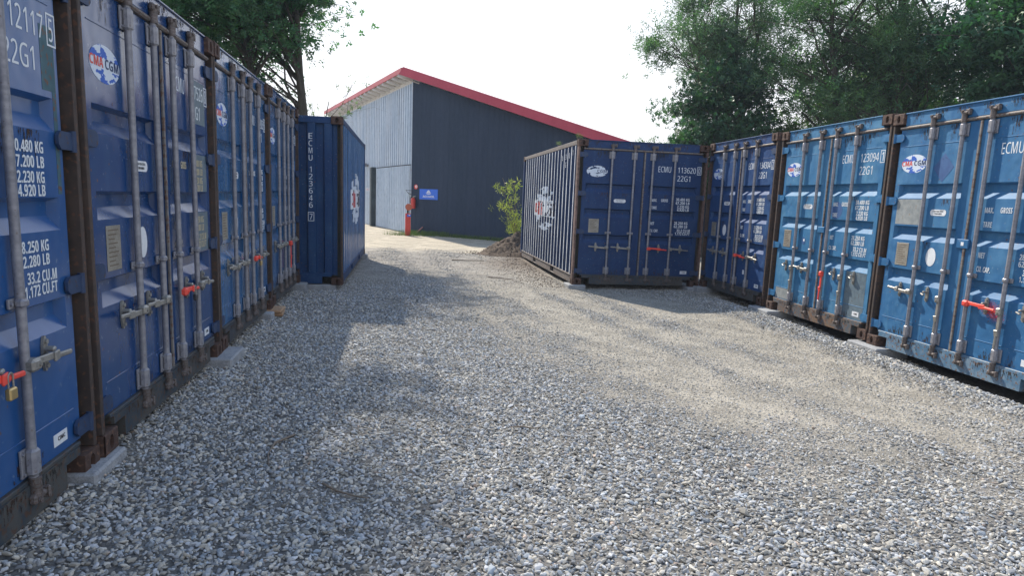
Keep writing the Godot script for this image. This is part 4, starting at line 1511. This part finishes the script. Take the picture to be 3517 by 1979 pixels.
	M.logo_land = decal_mat(globe_tex(1, 8))
	M.logo_side = decal_mat(globe_tex(2, 14, 0.12))
	M.logo_side2 = decal_mat(globe_tex(2, 33, 0.02))

func paint(base: Color, faded: Color, rustiness: float, sd: int, rough := 0.58) -> StandardMaterial3D:
	var m := mat(paint_tex(base, faded, rustiness, sd), rough, 0.0, Vector3(0.42, 0.42, 0.42), 0.38)
	bump(m, "scr", 0.02, 2, 15, 1.6 if rough > 0.3 else 0.9)
	if rough < 0.3:
		m.clearcoat_enabled = true
		m.clearcoat = 0.35
		m.clearcoat_roughness = 0.14
	return m

func _ready() -> void:
	# ------------------------------------------------ camera, sky, sun
	var cam := Camera3D.new()
	cam.name = "camera"
	add_child(cam)
	cam.position = Vector3(0, 1.55, 0)
	cam.basis = Basis(Vector3.RIGHT, deg_to_rad(-9.287)) * Basis(Vector3.BACK, deg_to_rad(2.2657))
	cam.projection = Camera3D.PROJECTION_FRUSTUM
	cam.near = 0.1
	cam.far = 1500.0
	cam.size = 0.1 * 1979.0 / 2378.4
	cam.frustum_offset = Vector2(0, 0.1 * 83.5 / 2378.4)
	cam.current = true
	var we := WorldEnvironment.new()
	we.name = "environment"
	var env := Environment.new()
	env.background_mode = Environment.BG_SKY
	var sky := Sky.new()
	var sm := ProceduralSkyMaterial.new()
	sm.sky_top_color = Color(0.36, 0.57, 0.82)
	sm.sky_horizon_color = Color(1.0, 1.0, 1.0)
	sm.sky_energy_multiplier = 1.02
	sm.sky_curve = 0.75
	sm.ground_horizon_color = Color(0.6, 0.6, 0.58)
	sm.ground_bottom_color = Color(0.35, 0.34, 0.32)
	sm.sun_angle_max = 1.0
	sky.sky_material = sm
	env.sky = sky
	env.tonemap_mode = Environment.TONE_MAPPER_LINEAR
	env.tonemap_exposure = 1.42
	env.fog_enabled = true
	env.fog_density = 0.001
	env.fog_light_color = Color(0.86, 0.92, 1.0)
	env.sdfgi_enabled = true
	env.ssao_enabled = true
	env.ssil_enabled = true
	we.environment = env
	add_child(we)
	var sun := DirectionalLight3D.new()
	sun.name = "sun"
	var az := deg_to_rad(29.0)
	var el := deg_to_rad(43.0)
	var to_sun := Vector3(-sin(az) * cos(el), sin(el), -cos(az) * cos(el))
	add_child(sun)
	sun.look_at_from_position(to_sun * 50.0, Vector3.ZERO, Vector3.UP)
	sun.light_energy = 1.6
	sun.light_color = Color(1.0, 0.965, 0.91)
	sun.light_angular_distance = 0.9
	sun.shadow_enabled = true

	rng.seed = 1
	gn.seed = 6
	gn.frequency = 0.22
	gn.fractal_octaves = 2
	font = SystemFont.new()
	font.font_names = PackedStringArray(["Droid Sans"])
	font_bold = SystemFont.new()
	font_bold.font_names = PackedStringArray(["Droid Sans"])
	font_bold.font_weight = 700
	make_materials()
	print("materials")

	# ------------------------------------------------ structure
	build_ground()
	build_shed()
	print("shed")

	# ------------------------------------------------ containers
	var pR1 := paint(Color(0.027, 0.13, 0.29), Color(0.07, 0.205, 0.36), 0.45, 1)
	var pR2 := paint(Color(0.033, 0.15, 0.31), Color(0.085, 0.23, 0.37), 0.5, 2)
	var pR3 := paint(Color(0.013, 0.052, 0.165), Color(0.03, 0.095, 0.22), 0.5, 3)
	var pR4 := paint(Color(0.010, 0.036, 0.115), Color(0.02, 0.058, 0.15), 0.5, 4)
	var pL1 := paint(Color(0.017, 0.083, 0.25), Color(0.036, 0.11, 0.28), 0.4, 5, 0.29)
	var pL2 := paint(Color(0.011, 0.052, 0.17), Color(0.022, 0.072, 0.19), 0.45, 6, 0.25)
	var pL3 := paint(Color(0.02, 0.102, 0.26), Color(0.045, 0.15, 0.30), 0.4, 7, 0.26)
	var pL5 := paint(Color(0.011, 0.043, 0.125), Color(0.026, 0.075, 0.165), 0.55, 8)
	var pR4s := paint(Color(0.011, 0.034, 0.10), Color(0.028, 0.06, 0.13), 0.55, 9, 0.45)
	var Z := ["L", false]
	var ZR := ["R", false]
	var C := {
		"R1": {"x": 4.155, "y": 0.045, "z": -7.984, "t": -1.44, "paint": pR1, "num": "123118", "digit": "4", "rods": [Z, ["D", false], ["R", true], ["D", false]], "logo": M.logo_blue, "oval": true, "hinge": pR1, "sill": M.sill_blue,
			"label": "faded light blue container with round white sticker and orange overspray on its door",
			"patches": [[0, 0.185, 1.40, 0.56, 1.67, M.grey_patch]]},
		"R2": {"x": 3.84, "y": 0.069, "z": -10.431, "t": -1.44, "paint": pR2, "num": "123094", "digit": "1", "rods": [["D", false], Z, ["D", true], ["D", false]], "logo": M.logo_blue, "hinge": pR2, "sill": M.sill_rust,
			"label": "light blue container numbered 123094 1 with grey lower door panel and rusty sill",
			"patches": [[1, 1.86, 0.20, 2.262, 0.765, M.steel_patch], [0, 0.18, 0.20, 0.60, 0.35, M.grey_patch]]},
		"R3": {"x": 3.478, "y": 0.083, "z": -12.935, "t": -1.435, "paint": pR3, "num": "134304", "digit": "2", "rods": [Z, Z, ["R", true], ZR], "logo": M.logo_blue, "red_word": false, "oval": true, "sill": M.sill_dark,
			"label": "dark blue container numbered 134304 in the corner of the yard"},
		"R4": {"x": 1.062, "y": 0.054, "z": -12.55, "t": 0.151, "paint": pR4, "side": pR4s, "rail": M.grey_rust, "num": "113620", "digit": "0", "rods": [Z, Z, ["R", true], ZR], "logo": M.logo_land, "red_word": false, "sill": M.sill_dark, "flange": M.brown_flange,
			"label": "navy container numbered 113620 0 with peeling emblem on its ribbed side"},
		"L1": {"x": -1.726, "y": 0.090, "z": -1.034, "t": 1.732, "paint": pL1, "num": "112117", "digit": "5", "rods": [Z, Z, ["R", true], ZR], "logo": M.logo_blue, "sill": M.sill_dark,
			"label": "blue container numbered 112117 5 with brass padlock on its orange handle"},
		"L2": {"x": -2.104, "y": 0.122, "z": -3.462, "t": 1.732, "paint": pL2, "num": "117526", "digit": "8", "rods": [Z, Z, ["R", true], ZR], "logo": M.logo_blue, "oval": true, "sill": M.sill_dark,
			"label": "dark blue container numbered 7526 8 with grey repaired panel and tan lettering", "print": M.tan_print,
			"patches": [[1, 1.95, 1.90, 2.262, 2.22, M.steel_patch], [1, 1.86, 0.93, 2.262, 1.23, M.steel_patch], [1, 1.86, 1.39, 2.262, 1.67, M.steel_patch]]},
		"L3": {"x": -2.502, "y": 0.135, "z": -5.895, "t": 1.734, "paint": pL3, "num": "134203", "digit": "5", "rods": [Z, Z, ["R", true], ZR], "logo": M.logo_blue, "oval": true, "sill": M.sill_dark,
			"label": "mid blue container with globe emblem propped on two wooden boards"},
		"L4": {"x": -2.896, "y": 0.150, "z": -8.307, "t": 1.740, "paint": pL3, "num": "118842", "digit": "3", "rods": [Z, Z, ["D", true], ZR], "logo": M.logo_blue, "oval": true, "sill": M.sill_dark,
			"label": "mid blue container with orange handle hanging down beside the blank end wall"},
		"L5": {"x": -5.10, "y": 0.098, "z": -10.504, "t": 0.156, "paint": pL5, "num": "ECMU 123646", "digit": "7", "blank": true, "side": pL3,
			"label": "dark blue container with blank ribbed end numbered 123646 7"}}
	var made := {}
	for k in ["R1", "R2", "R3", "R4", "L1", "L2", "L3", "L4", "L5"]:
		made[k] = container(C[k])
	# worn rib faces on the two sides that look into the passage
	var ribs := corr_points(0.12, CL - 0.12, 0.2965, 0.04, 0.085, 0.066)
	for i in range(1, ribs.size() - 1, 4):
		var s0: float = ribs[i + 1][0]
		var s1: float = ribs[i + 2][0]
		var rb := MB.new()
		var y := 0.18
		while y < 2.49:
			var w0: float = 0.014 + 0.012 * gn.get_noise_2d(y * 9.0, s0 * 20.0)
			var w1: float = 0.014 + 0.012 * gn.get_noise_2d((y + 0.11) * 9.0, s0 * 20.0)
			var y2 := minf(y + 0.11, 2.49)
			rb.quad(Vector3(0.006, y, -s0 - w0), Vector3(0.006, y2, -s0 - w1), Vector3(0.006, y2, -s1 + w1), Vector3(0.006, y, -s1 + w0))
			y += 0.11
		part(made.R4, "worn_rib", rb.mesh(), M.worn_rib)
		part(made.L5, "worn_rib", rb.mesh(), M.worn_rib_blue, Transform3D(Basis(Vector3.UP, PI), Vector3(CW, 0, -CL)))
	# side prints
	part(made.R4, "emblem", side_print_mesh(1.84, 4.18, 0.83, 1.81, false), M.logo_side, Transform3D(Basis.IDENTITY, Vector3(0.006, 0, 0)))
	var F := Transform3D(Basis(Vector3.UP, PI), Vector3(CW - 0.006, 0, -CL))
	part(made.L5, "emblem", side_print_mesh(CL - 4.1, CL - 1.84, 0.83, 1.83, false), M.logo_side2, F)
	var SB := Basis(Vector3.UP, -PI / 2)
	for e in [["U", 1.37, 2.27, 0.1, 0.06], ["3", 1.075, 2.28, 0.1, 0.06], ["0", 0.785, 2.29, 0.1, 0.06], ["G", 1.07, 2.13, 0.1, 0.07], ["1", 0.49, 2.33, 0.1, 0.03]]:
		letters(made.R4, e[0], Vector3(0.010, e[2], -e[1]), e[3], e[4], M.white_print, false, SB)
	# orange overspray and diamond mark on R1, round mark on R2
	var ob := MB.new()
	ob.quad(Vector3(-0.2, -0.11, 0), Vector3(0.2, -0.11, 0), Vector3(0.2, 0.11, 0), Vector3(-0.2, 0.11, 0))
	part(made.R1, "overspray", ob.mesh(), M.overspray, Transform3D(Basis(Vector3.BACK, -0.35), Vector3(1.68, 0.655, DZ + 0.002)))
	var dmk := MB.new()
	dmk.slab(PackedVector2Array([Vector2(0, -0.145), Vector2(0.145, 0), Vector2(0, 0.145), Vector2(-0.145, 0)]), 0, 0.0008)
	part(made.R1, "paint_patch", dmk.mesh(), M.dark_blue_patch, Transform3D(Basis.IDENTITY, Vector3(0.81, 1.99, DZ + 0.0006)))
	var rmk := MB.new()
	rmk.slab(oval(0, 0, 0.125, 0.11, 20), 0, 0.0006)
	part(made.R2, "paint_patch", rmk.mesh(), M.dark_blue_patch, Transform3D(Basis.IDENTITY, Vector3(1.50, 1.50, DZ + 0.0004)))
	var cs := MB.new()
	cs.slab(oval(0, 0, 0.045, 0.05, 16), 0, 0.0012)
	part(made.R2, "sticker", cs.mesh(), M.dark_blue_patch, Transform3D(Basis.IDENTITY, Vector3(0.80, 1.07, DZ + 0.0012)))
	var cs2 := MB.new()
	cs2.slab(oval(0.01, 0.008, 0.02, 0.018, 10), 0.0012, 0.0022)
	part(made.R2, "sticker", cs2.mesh(), M.sticker, Transform3D(Basis.IDENTITY, Vector3(0.80, 1.07, DZ + 0.0012)))
	pbox(made.R1, "seam_plate", Vector3(1.15, 1.20, DZ), Vector3(1.30, 1.29, DZ + 0.024), pR1, 0.006)
	pbox(made.R2, "seam_plate", Vector3(1.15, 1.20, DZ), Vector3(1.30, 1.28, DZ + 0.024), pR2, 0.006)
	pbox(made.R1, "sticker", Vector3(1.21, 1.228, DZ + 0.024), Vector3(1.245, 1.263, DZ + 0.0255), M.sticker, 0.0)
	pbox(made.R3, "sticker", Vector3(1.62, 0.40, DZ), Vector3(1.68, 0.47, DZ + 0.002), M.sticker, 0.0)
	# teal repair on L1
	pbox(made.L1, "paint_patch", Vector3(2.18, 1.86, DZ), Vector3(2.302, 2.14, DZ + 0.0012), M.teal_patch, 0.0)
	pbox(made.L1, "paint_patch", Vector3(2.268, 1.40, DZ), Vector3(2.302, 1.86, DZ + 0.0012), M.teal_patch, 0.0)
	print("containers")

	# padlocks on the orange handles
	padlock("brass padlock on orange handle of container 112117 5", cxf(C.L1) * Transform3D(Basis.IDENTITY, Vector3(1.63, 0.675, 0.02)), M.brass)
	padlock("dark padlock on orange handle of container 7526 8", cxf(C.L2) * Transform3D(Basis.IDENTITY, Vector3(1.63, 0.675, 0.02)), M.dark_metal)
	padlock("pale padlock on orange handle of the container on wooden boards", cxf(C.L3) * Transform3D(Basis.IDENTITY, Vector3(1.63, 0.675, 0.02)), M.brass)

	# ------------------------------------------------ supports
	var sup := func(k: String, u: float, fz: float, sz: Vector3, label: String) -> void:
		var p: Vector3 = cxf(C[k]) * Vector3(u, 0, fz)
		block(label, p.x, p.z, C[k].t, sz, C[k].y)
	sup.call("L2", -0.02, -0.13, Vector3(0.40, 0.16, 0.34), "grey concrete slab between containers 112117 5 and 7526 8")
	sup.call("L3", -0.02, -0.08, Vector3(0.50, 0.19, 0.42), "pale concrete block between container 7526 8 and the mid blue one")
	sup.call("L3", 2.08, -0.12, Vector3(0.2, 0.19, 0.36), "small concrete block beside the stacked wooden boards")
	sup.call("L4", 2.30, -0.10, Vector3(0.24, 0.2, 0.42), "concrete block under far corner of container with hanging orange handle")
	sup.call("L5", 2.02, -0.12, Vector3(0.62, 0.15, 0.22), "long concrete kerb under the blank ribbed container end")
	sup.call("L5", 2.36, -5.9, Vector3(0.3, 0.15, 0.3), "concrete block under the ribbed side wall of container 123646 7")
	sup.call("R4", 0.09, -0.14, Vector3(0.32, 0.13, 0.42), "pale concrete block under bare corner of container 113620 0")
	sup.call("R4", 2.30, -0.10, Vector3(0.22, 0.13, 0.4), "concrete block under inner corner of container 113620 0")
	sup.call("R3", 0.16, -0.06, Vector3(0.22, 0.15, 0.4), "concrete block under the corner of container 134304 beside 113620 0")
	sup.call("R2", 0.05, -0.06, Vector3(0.62, 0.13, 0.42), "pale concrete block between containers 134304 and 123094 1")
	sup.call("R1", 0.06, -0.10, Vector3(0.56, 0.12, 0.40), "flat concrete slab between containers 123094 1 and the faded light blue one")
	for k in 2:
		var p: Vector3 = cxf(C.L4) * Vector3(-0.03 + 0.02 * k, 0, -0.06)
		block(["upper board of the wooden pair under mid blue containers", "lower board of the wooden pair under mid blue containers"][k], p.x, p.z, C.L4.t + 0.08 * k, Vector3(0.34, 0.04, 0.36), C.L4.y - 0.015 - 0.042 * k, M.timber, "wooden_board", "board", "wooden boards under a container corner")

	build_gravel()

	# ------------------------------------------------ soil heap, bamboo, grass
	var hp := MB.new()
	var hc := Vector2(0.1, -19.55)
	var hn := FastNoiseLite.new()
	hn.seed = 3
	hn.frequency = 1.6
	hn.fractal_octaves = 4
	var hy := func(x: float, z: float) -> float:
		var q := Vector2((x - hc.x) / 1.22, (z - hc.y) / 1.1).length()
		var b := 0.68 * pow(maxf(0.0, 1.0 - q), 1.1)
		return b + hn.get_noise_2d(x, z) * 0.10 * clampf(b * 5.0, 0.0, 1.0) + hn.get_noise_2d(x * 4.0, z * 4.0) * 0.035 * clampf(b * 6.0, 0.0, 1.0) - 0.03
	var st := 0.045
	for i in 68:
		for j in 62:
			var x := hc.x - 1.53 + i * st
			var z := hc.y - 1.4 + j * st
			if maxf(maxf(hy.call(x, z), hy.call(x + st, z)), maxf(hy.call(x, z + st), hy.call(x + st, z + st))) < -0.028:
				continue
			hp.quad(Vector3(x, hy.call(x, z + st), z + st), Vector3(x + st, hy.call(x + st, z + st), z + st), Vector3(x + st, hy.call(x + st, z), z), Vector3(x, hy.call(x, z), z))
	single("soil_heap", hp.mesh(), M.soil, "heap of dark brown soil against the ribbed container side", "soil heap")
	var r := RandomNumberGenerator.new()
	r.seed = 99
	var xf := []
	var cols := []
	for i in 900:
		var a := r.randf() * TAU
		var q := sqrt(r.randf()) * 1.25
		var x: float = hc.x + cos(a) * q * 1.35
		var z: float = hc.y + sin(a) * q * 1.2
		if x > 0.2 - (z + 18.5) * 0.16 and z > -18.5:
			continue
		var s := r.randf_range(0.006, 0.024) * (1.0 if q < 1.0 else 0.7)
		xf.append(Transform3D(Basis.from_euler(Vector3(r.randf() * 6, r.randf() * 6, r.randf() * 6)).scaled_local(Vector3.ONE * s), Vector3(x, maxf(hy.call(x, z), 0.0) + s * 0.2, z)))
		var g := r.randf_range(0.5, 1.3)
		cols.append(Color(0.10, 0.07, 0.047) * g)
	for i in 1500:      # crumbs spread in front of the ribbed side
		var sdist := r.randf_range(0.0, 5.8)
		var p: Vector3 = cxf(C.R4) * Vector3(-0.05 - absf(r.randfn(0, 0.45)), 0, -sdist)
		var s := r.randf_range(0.004, 0.012)
		xf.append(Transform3D(Basis.from_euler(Vector3(r.randf() * 6, r.randf() * 6, r.randf() * 6)).scaled_local(Vector3.ONE * s), Vector3(p.x, gh(p.x, p.z) + s * 0.5, p.z)))
		cols.append(Color(0.17, 0.125, 0.09) * r.randf_range(0.6, 1.3))
	var cl := multi(self, "soil_crumbs", stone_mesh(9, 0.8), M.stone, xf, cols)
	tag(cl, "brown soil crumbs scattered on and round the heap", "soil", "", "stuff")

	# bamboo
	var bo := thing("bamboo", "yellow green bamboo clump behind the soil heap", "plant", Transform3D(Basis.IDENTITY, Vector3(0.05, 0.1, -20.6)))
	xf = []
	cols = []
	for i in 7:
		var lean := Vector3(r.randf_range(-0.75, 0.05), 0, r.randf_range(-0.25, 0.2))
		var H := r.randf_range(1.2, 2.1)
		var b := MB.new()
		var pts := []
		for k in 7:
			var f := k / 6.0
			pts.append(Vector3(r.randf_range(-0.12, 0.12) * (1 - f) * 0.4, 0, 0) + Vector3(0, H * f, 0) + lean * f * f)
		b.tube(pts, 0.009, 6, false)
		part(bo, "stem", b.mesh(), M.twig)
		for k in 16:
			var f := r.randf_range(0.25, 1.0)
			var p := Vector3(0, H * f, 0) + lean * f * f + Vector3(r.randfn(), r.randfn() * 0.4, r.randfn()) * 0.12
			xf.append(Transform3D(Basis.from_euler(Vector3(r.randf_range(1.6, 2.9), r.randf() * TAU, 0)).scaled_local(Vector3.ONE * r.randf_range(0.12, 0.2)), p))
			cols.append(Color(0.58, 0.52, 0.13).lerp(Color(0.36, 0.38, 0.09), r.randf()) * r.randf_range(0.8, 1.2))
	multi(bo, "foliage", sprig_mesh("bamboo"), M.leaf, xf, cols).set_meta("kind", "stuff")

	# grass along the shed foot
	var gb := MB.new()
	for k in 7:
		var a := k * 2.4
		var d := Vector3(cos(a), 0, sin(a))
		var w := Vector3(-sin(a), 0, cos(a)) * 0.012
		var b0 := d * 0.04
		gb.tri(b0 - w, b0 + w, d * 0.09 + Vector3(0, 0.6, 0) + w * 0.3)
		gb.tri(d * 0.09 + Vector3(0, 0.6, 0) - w * 0.6, d * 0.09 + Vector3(0, 0.6, 0) + w * 0.6, d * 0.26 + Vector3(0, 1.0 - 0.1 * (k % 3), 0))
	var K := Vector3(-4.21, 0, -28.25)
	var D := Vector3(0.8398, 0, 0.5429)
	var ND := Vector3(-0.5429, 0, 0.8398)
	xf = []
	cols = []
	for i in 2600:
		var s := r.randf_range(-0.8, 7.5)
		var p := K + D * s + ND * absf(r.randfn(0.08, 0.34 if s < 1.6 else 0.16))
		if s < 0.0:
			p = Vector3(-4.15, 0, -26.9) + Vector3(r.randfn(0, 0.42), 0, r.randfn(0, 0.3))
		var h := r.randf_range(0.08, 0.2) * (1.2 if s < 2.0 else 0.85)
		xf.append(Transform3D(Basis(Vector3.UP, r.randf() * TAU).scaled_local(Vector3(h, h, h)), p))
		cols.append(Color(0.07, 0.14, 0.025).lerp(Color(0.16, 0.22, 0.05), r.randf()))
	var go := multi(self, "grass", gb.mesh(), M.grass, xf, cols)
	tag(go, "green grass growing along the foot of the dark shed wall", "grass", "", "stuff")
	# weeds rooted on the roof edge of R4
	for e in [[0.03, -0.25, 0.16, "yellow green weed on roof corner of container 113620 0"], [0.03, -1.9, 0.13, "thin weed midway on the roof rail of container 113620 0"]]:
		var wo := thing("roof_weed", e[3], "weed", cxf(C.R4) * Transform3D(Basis.IDENTITY, Vector3(e[0], CH - 0.012, e[1])), "weeds on a container roof")
		var sbm := MB.new()
		xf = []
		cols = []
		for k in 6:
			var d := Vector3(r.randfn(0, 0.05), e[2] * r.randf_range(0.6, 1.1), r.randfn(0, 0.05))
			sbm.tube([Vector3.ZERO, d * 0.6, d], [0.003, 0.002, 0.001], 4, false)
			xf.append(Transform3D(Basis.from_euler(Vector3(r.randf_range(-1, 1), r.randf() * 6, 0)).scaled_local(Vector3.ONE * 0.06), d * 0.5))
			cols.append(Color(0.22, 0.27, 0.07) * r.randf_range(0.7, 1.2))
		part(wo, "stem", sbm.mesh(), M.twig)
		multi(wo, "foliage", sprig_mesh("bamboo"), M.leaf, xf, cols).set_meta("kind", "stuff")

	# ------------------------------------------------ trees
	var G1 := Color(0.06, 0.165, 0.09)
	var G2 := Color(0.11, 0.22, 0.085)
	var tl := "trees behind the left container row"
	var trr := "trees behind the right container row"
	tree("broadleaf_tree", "broadleaf tree with forked dark trunk behind the blank container end", Vector3(-5.75, 0, -19.0), {"seed": 11, "center": Vector3(-1.75, 6.9, 0.2), "radii": Vector3(2.7, 2.9, 2.6), "trunk": 0.17, "trunks": [Vector3(-0.35, 8.2, 0.3), Vector3(-1.6, 6.8, 0.3)], "clumps": 110, "clump_r": 0.8, "per": 180, "leaf": 0.15, "kind": "oak", "color": G1, "color2": G2, "low": 3.9, "flat": 0.45, "group": tl})
	tree("broadleaf_tree", "dense broadleaf tree whose crown leans over the left container roofs", Vector3(-9.9, 0, -12.0), {"seed": 12, "center": Vector3(2.8, 7.3, 1.0), "radii": Vector3(2.7, 2.0, 2.8), "trunk": 0.2, "clumps": 75, "clump_r": 0.85, "per": 150, "leaf": 0.15, "kind": "oak", "color": G1, "color2": G2, "low": 3.0, "flat": 0.5, "group": tl})
	tree("sapling", "wispy sapling with few leaves between broadleaf tree and shed", Vector3(-5.7, 0, -20.5), {"seed": 13, "center": Vector3(0.3, 4.1, 0), "radii": Vector3(1.1, 1.3, 0.8), "trunk": 0.035, "clumps": 14, "clump_r": 0.35, "per": 5, "leaf": 0.10, "kind": "oak", "color": G2, "color2": Color(0.15, 0.18, 0.05), "low": 2.6, "twigs": 4, "limb_from": 0.2})
	tree("ivy_thicket", "dark ivy covered thicket behind the yard corner", Vector3(5.9, 0, -21.5), {"seed": 21, "category": "thicket", "center": Vector3(0.2, 3.8, 0), "radii": Vector3(1.7, 2.6, 1.6), "trunk": 0.14, "trunks": [Vector3(-0.3, 5.6, 0), Vector3(0.7, 5.2, 0.2)], "clumps": 60, "clump_r": 0.6, "per": 130, "leaf": 0.15, "kind": "ivy", "color": Color(0.04, 0.11, 0.065), "color2": Color(0.085, 0.17, 0.075), "low": 0.8, "group": trr})
	tree("willow_tree", "loose willow with thin upright branches above the ivy thicket", Vector3(6.2, 0, -22.6), {"seed": 22, "center": Vector3(-0.1, 6.6, 0), "radii": Vector3(2.3, 2.5, 1.8), "trunk": 0.11, "trunks": [Vector3(-1.1, 8.2, 0), Vector3(0.2, 8.8, 0.3), Vector3(1.2, 8.4, -0.2)], "clumps": 84, "clump_r": 0.62, "per": 62, "leaf": 0.17, "kind": "willow", "color": Color(0.09, 0.165, 0.10), "color2": Color(0.15, 0.22, 0.11), "low": 3.6, "twigs": 4, "rise": 0.6, "group": trr})
	tree("willow_tree", "spreading willow with visible dark boughs behind container 123094 1", Vector3(9.3, 0, -19.5), {"seed": 23, "center": Vector3(0, 6.0, 0), "radii": Vector3(2.9, 3.2, 2.4), "trunk": 0.17, "trunks": [Vector3(-1.2, 7.0, 0), Vector3(0.6, 7.8, 0.2), Vector3(1.8, 6.6, 0)], "clumps": 115, "clump_r": 0.7, "per": 100, "leaf": 0.16, "kind": "willow", "color": Color(0.075, 0.16, 0.09), "color2": Color(0.14, 0.22, 0.09), "low": 2.3, "twigs": 3, "group": trr})
	tree("broadleaf_tree", "dense dark broadleaf tree behind the faded light blue container", Vector3(13.2, 0, -16.5), {"seed": 24, "center": Vector3(-0.2, 5.6, 0), "radii": Vector3(3.2, 3.8, 2.8), "trunk": 0.22, "clumps": 140, "clump_r": 0.9, "per": 210, "leaf": 0.19, "kind": "oak", "color": Color(0.05, 0.135, 0.08), "color2": Color(0.09, 0.19, 0.08), "low": 2.0, "group": trr})
	tree("broadleaf_tree", "tall shaded broadleaf tree at the end of the right container row", Vector3(16.0, 0, -12.5), {"seed": 25, "center": Vector3(-0.2, 5.6, 0), "radii": Vector3(3.2, 3.9, 2.9), "trunk": 0.22, "clumps": 120, "clump_r": 0.95, "per": 190, "leaf": 0.2, "kind": "oak", "color": Color(0.045, 0.125, 0.075), "color2": Color(0.085, 0.18, 0.075), "low": 2.0, "group": trr})
	tree("broadleaf_tree", "sunlit green tree glimpsed through the willow boughs", Vector3(12.5, 0, -24.5), {"seed": 26, "center": Vector3(0, 4.4, 0), "radii": Vector3(4.0, 2.8, 2.4), "trunk": 0.2, "clumps": 60, "clump_r": 1.0, "per": 95, "leaf": 0.2, "kind": "oak", "color": Color(0.06, 0.12, 0.025), "color2": Color(0.13, 0.19, 0.04), "low": 1.0, "group": trr})
	for e in [[4.7, -22.6, 2.4, 31, "low bright green bush beside the far end of the red roof"], [5.3, -21.8, 2.7, 32, "bright green bush at the left foot of the ivy thicket"], [7.9, -20.2, 2.9, 33, "mid green bush between the ivy thicket and the spreading willow"], [9.6, -21.5, 3.0, 34, "leafy bush under the boughs of the spreading willow"]]:
		tree("bush", e[4], Vector3(e[0], 0, e[1]), {"seed": e[3], "category": "bush", "center": Vector3(0, e[2], 0), "radii": Vector3(1.0, 1.4, 0.8), "trunk": 0.05, "clumps": 26, "clump_r": 0.4, "per": 60, "leaf": 0.15, "kind": "willow", "color": Color(0.07, 0.13, 0.03), "color2": Color(0.15, 0.21, 0.06), "low": 0.3})
	print("trees")

	# ------------------------------------------------ twigs and litter
	twig("curved pale twig on gravel near container 7526 8", [Vector2(-1.36, -4.25), Vector2(-1.42, -4.05), Vector2(-1.40, -3.88), Vector2(-1.34, -3.72)], 0.008)
	twig("long thin brown twig lying on the near gravel", [Vector2(-0.98, -3.52), Vector2(-0.88, -3.42), Vector2(-0.78, -3.38), Vector2(-0.70, -3.34)], 0.007)
	twig("dark straight twig lying before the soil heap", [Vector2(-1.55, -17.3), Vector2(-1.2, -17.2), Vector2(-0.75, -17.25)], 0.014)
	twig("short dark twig on gravel beside the ribbed container side", [Vector2(-0.5, -13.6), Vector2(-0.25, -13.5), Vector2(0.0, -13.4)], 0.01)
	twig("thin grey twig on bright gravel in the yard centre", [Vector2(0.02, -4.62), Vector2(0.10, -4.63), Vector2(0.18, -4.62), Vector2(0.25, -4.64)], 0.005)
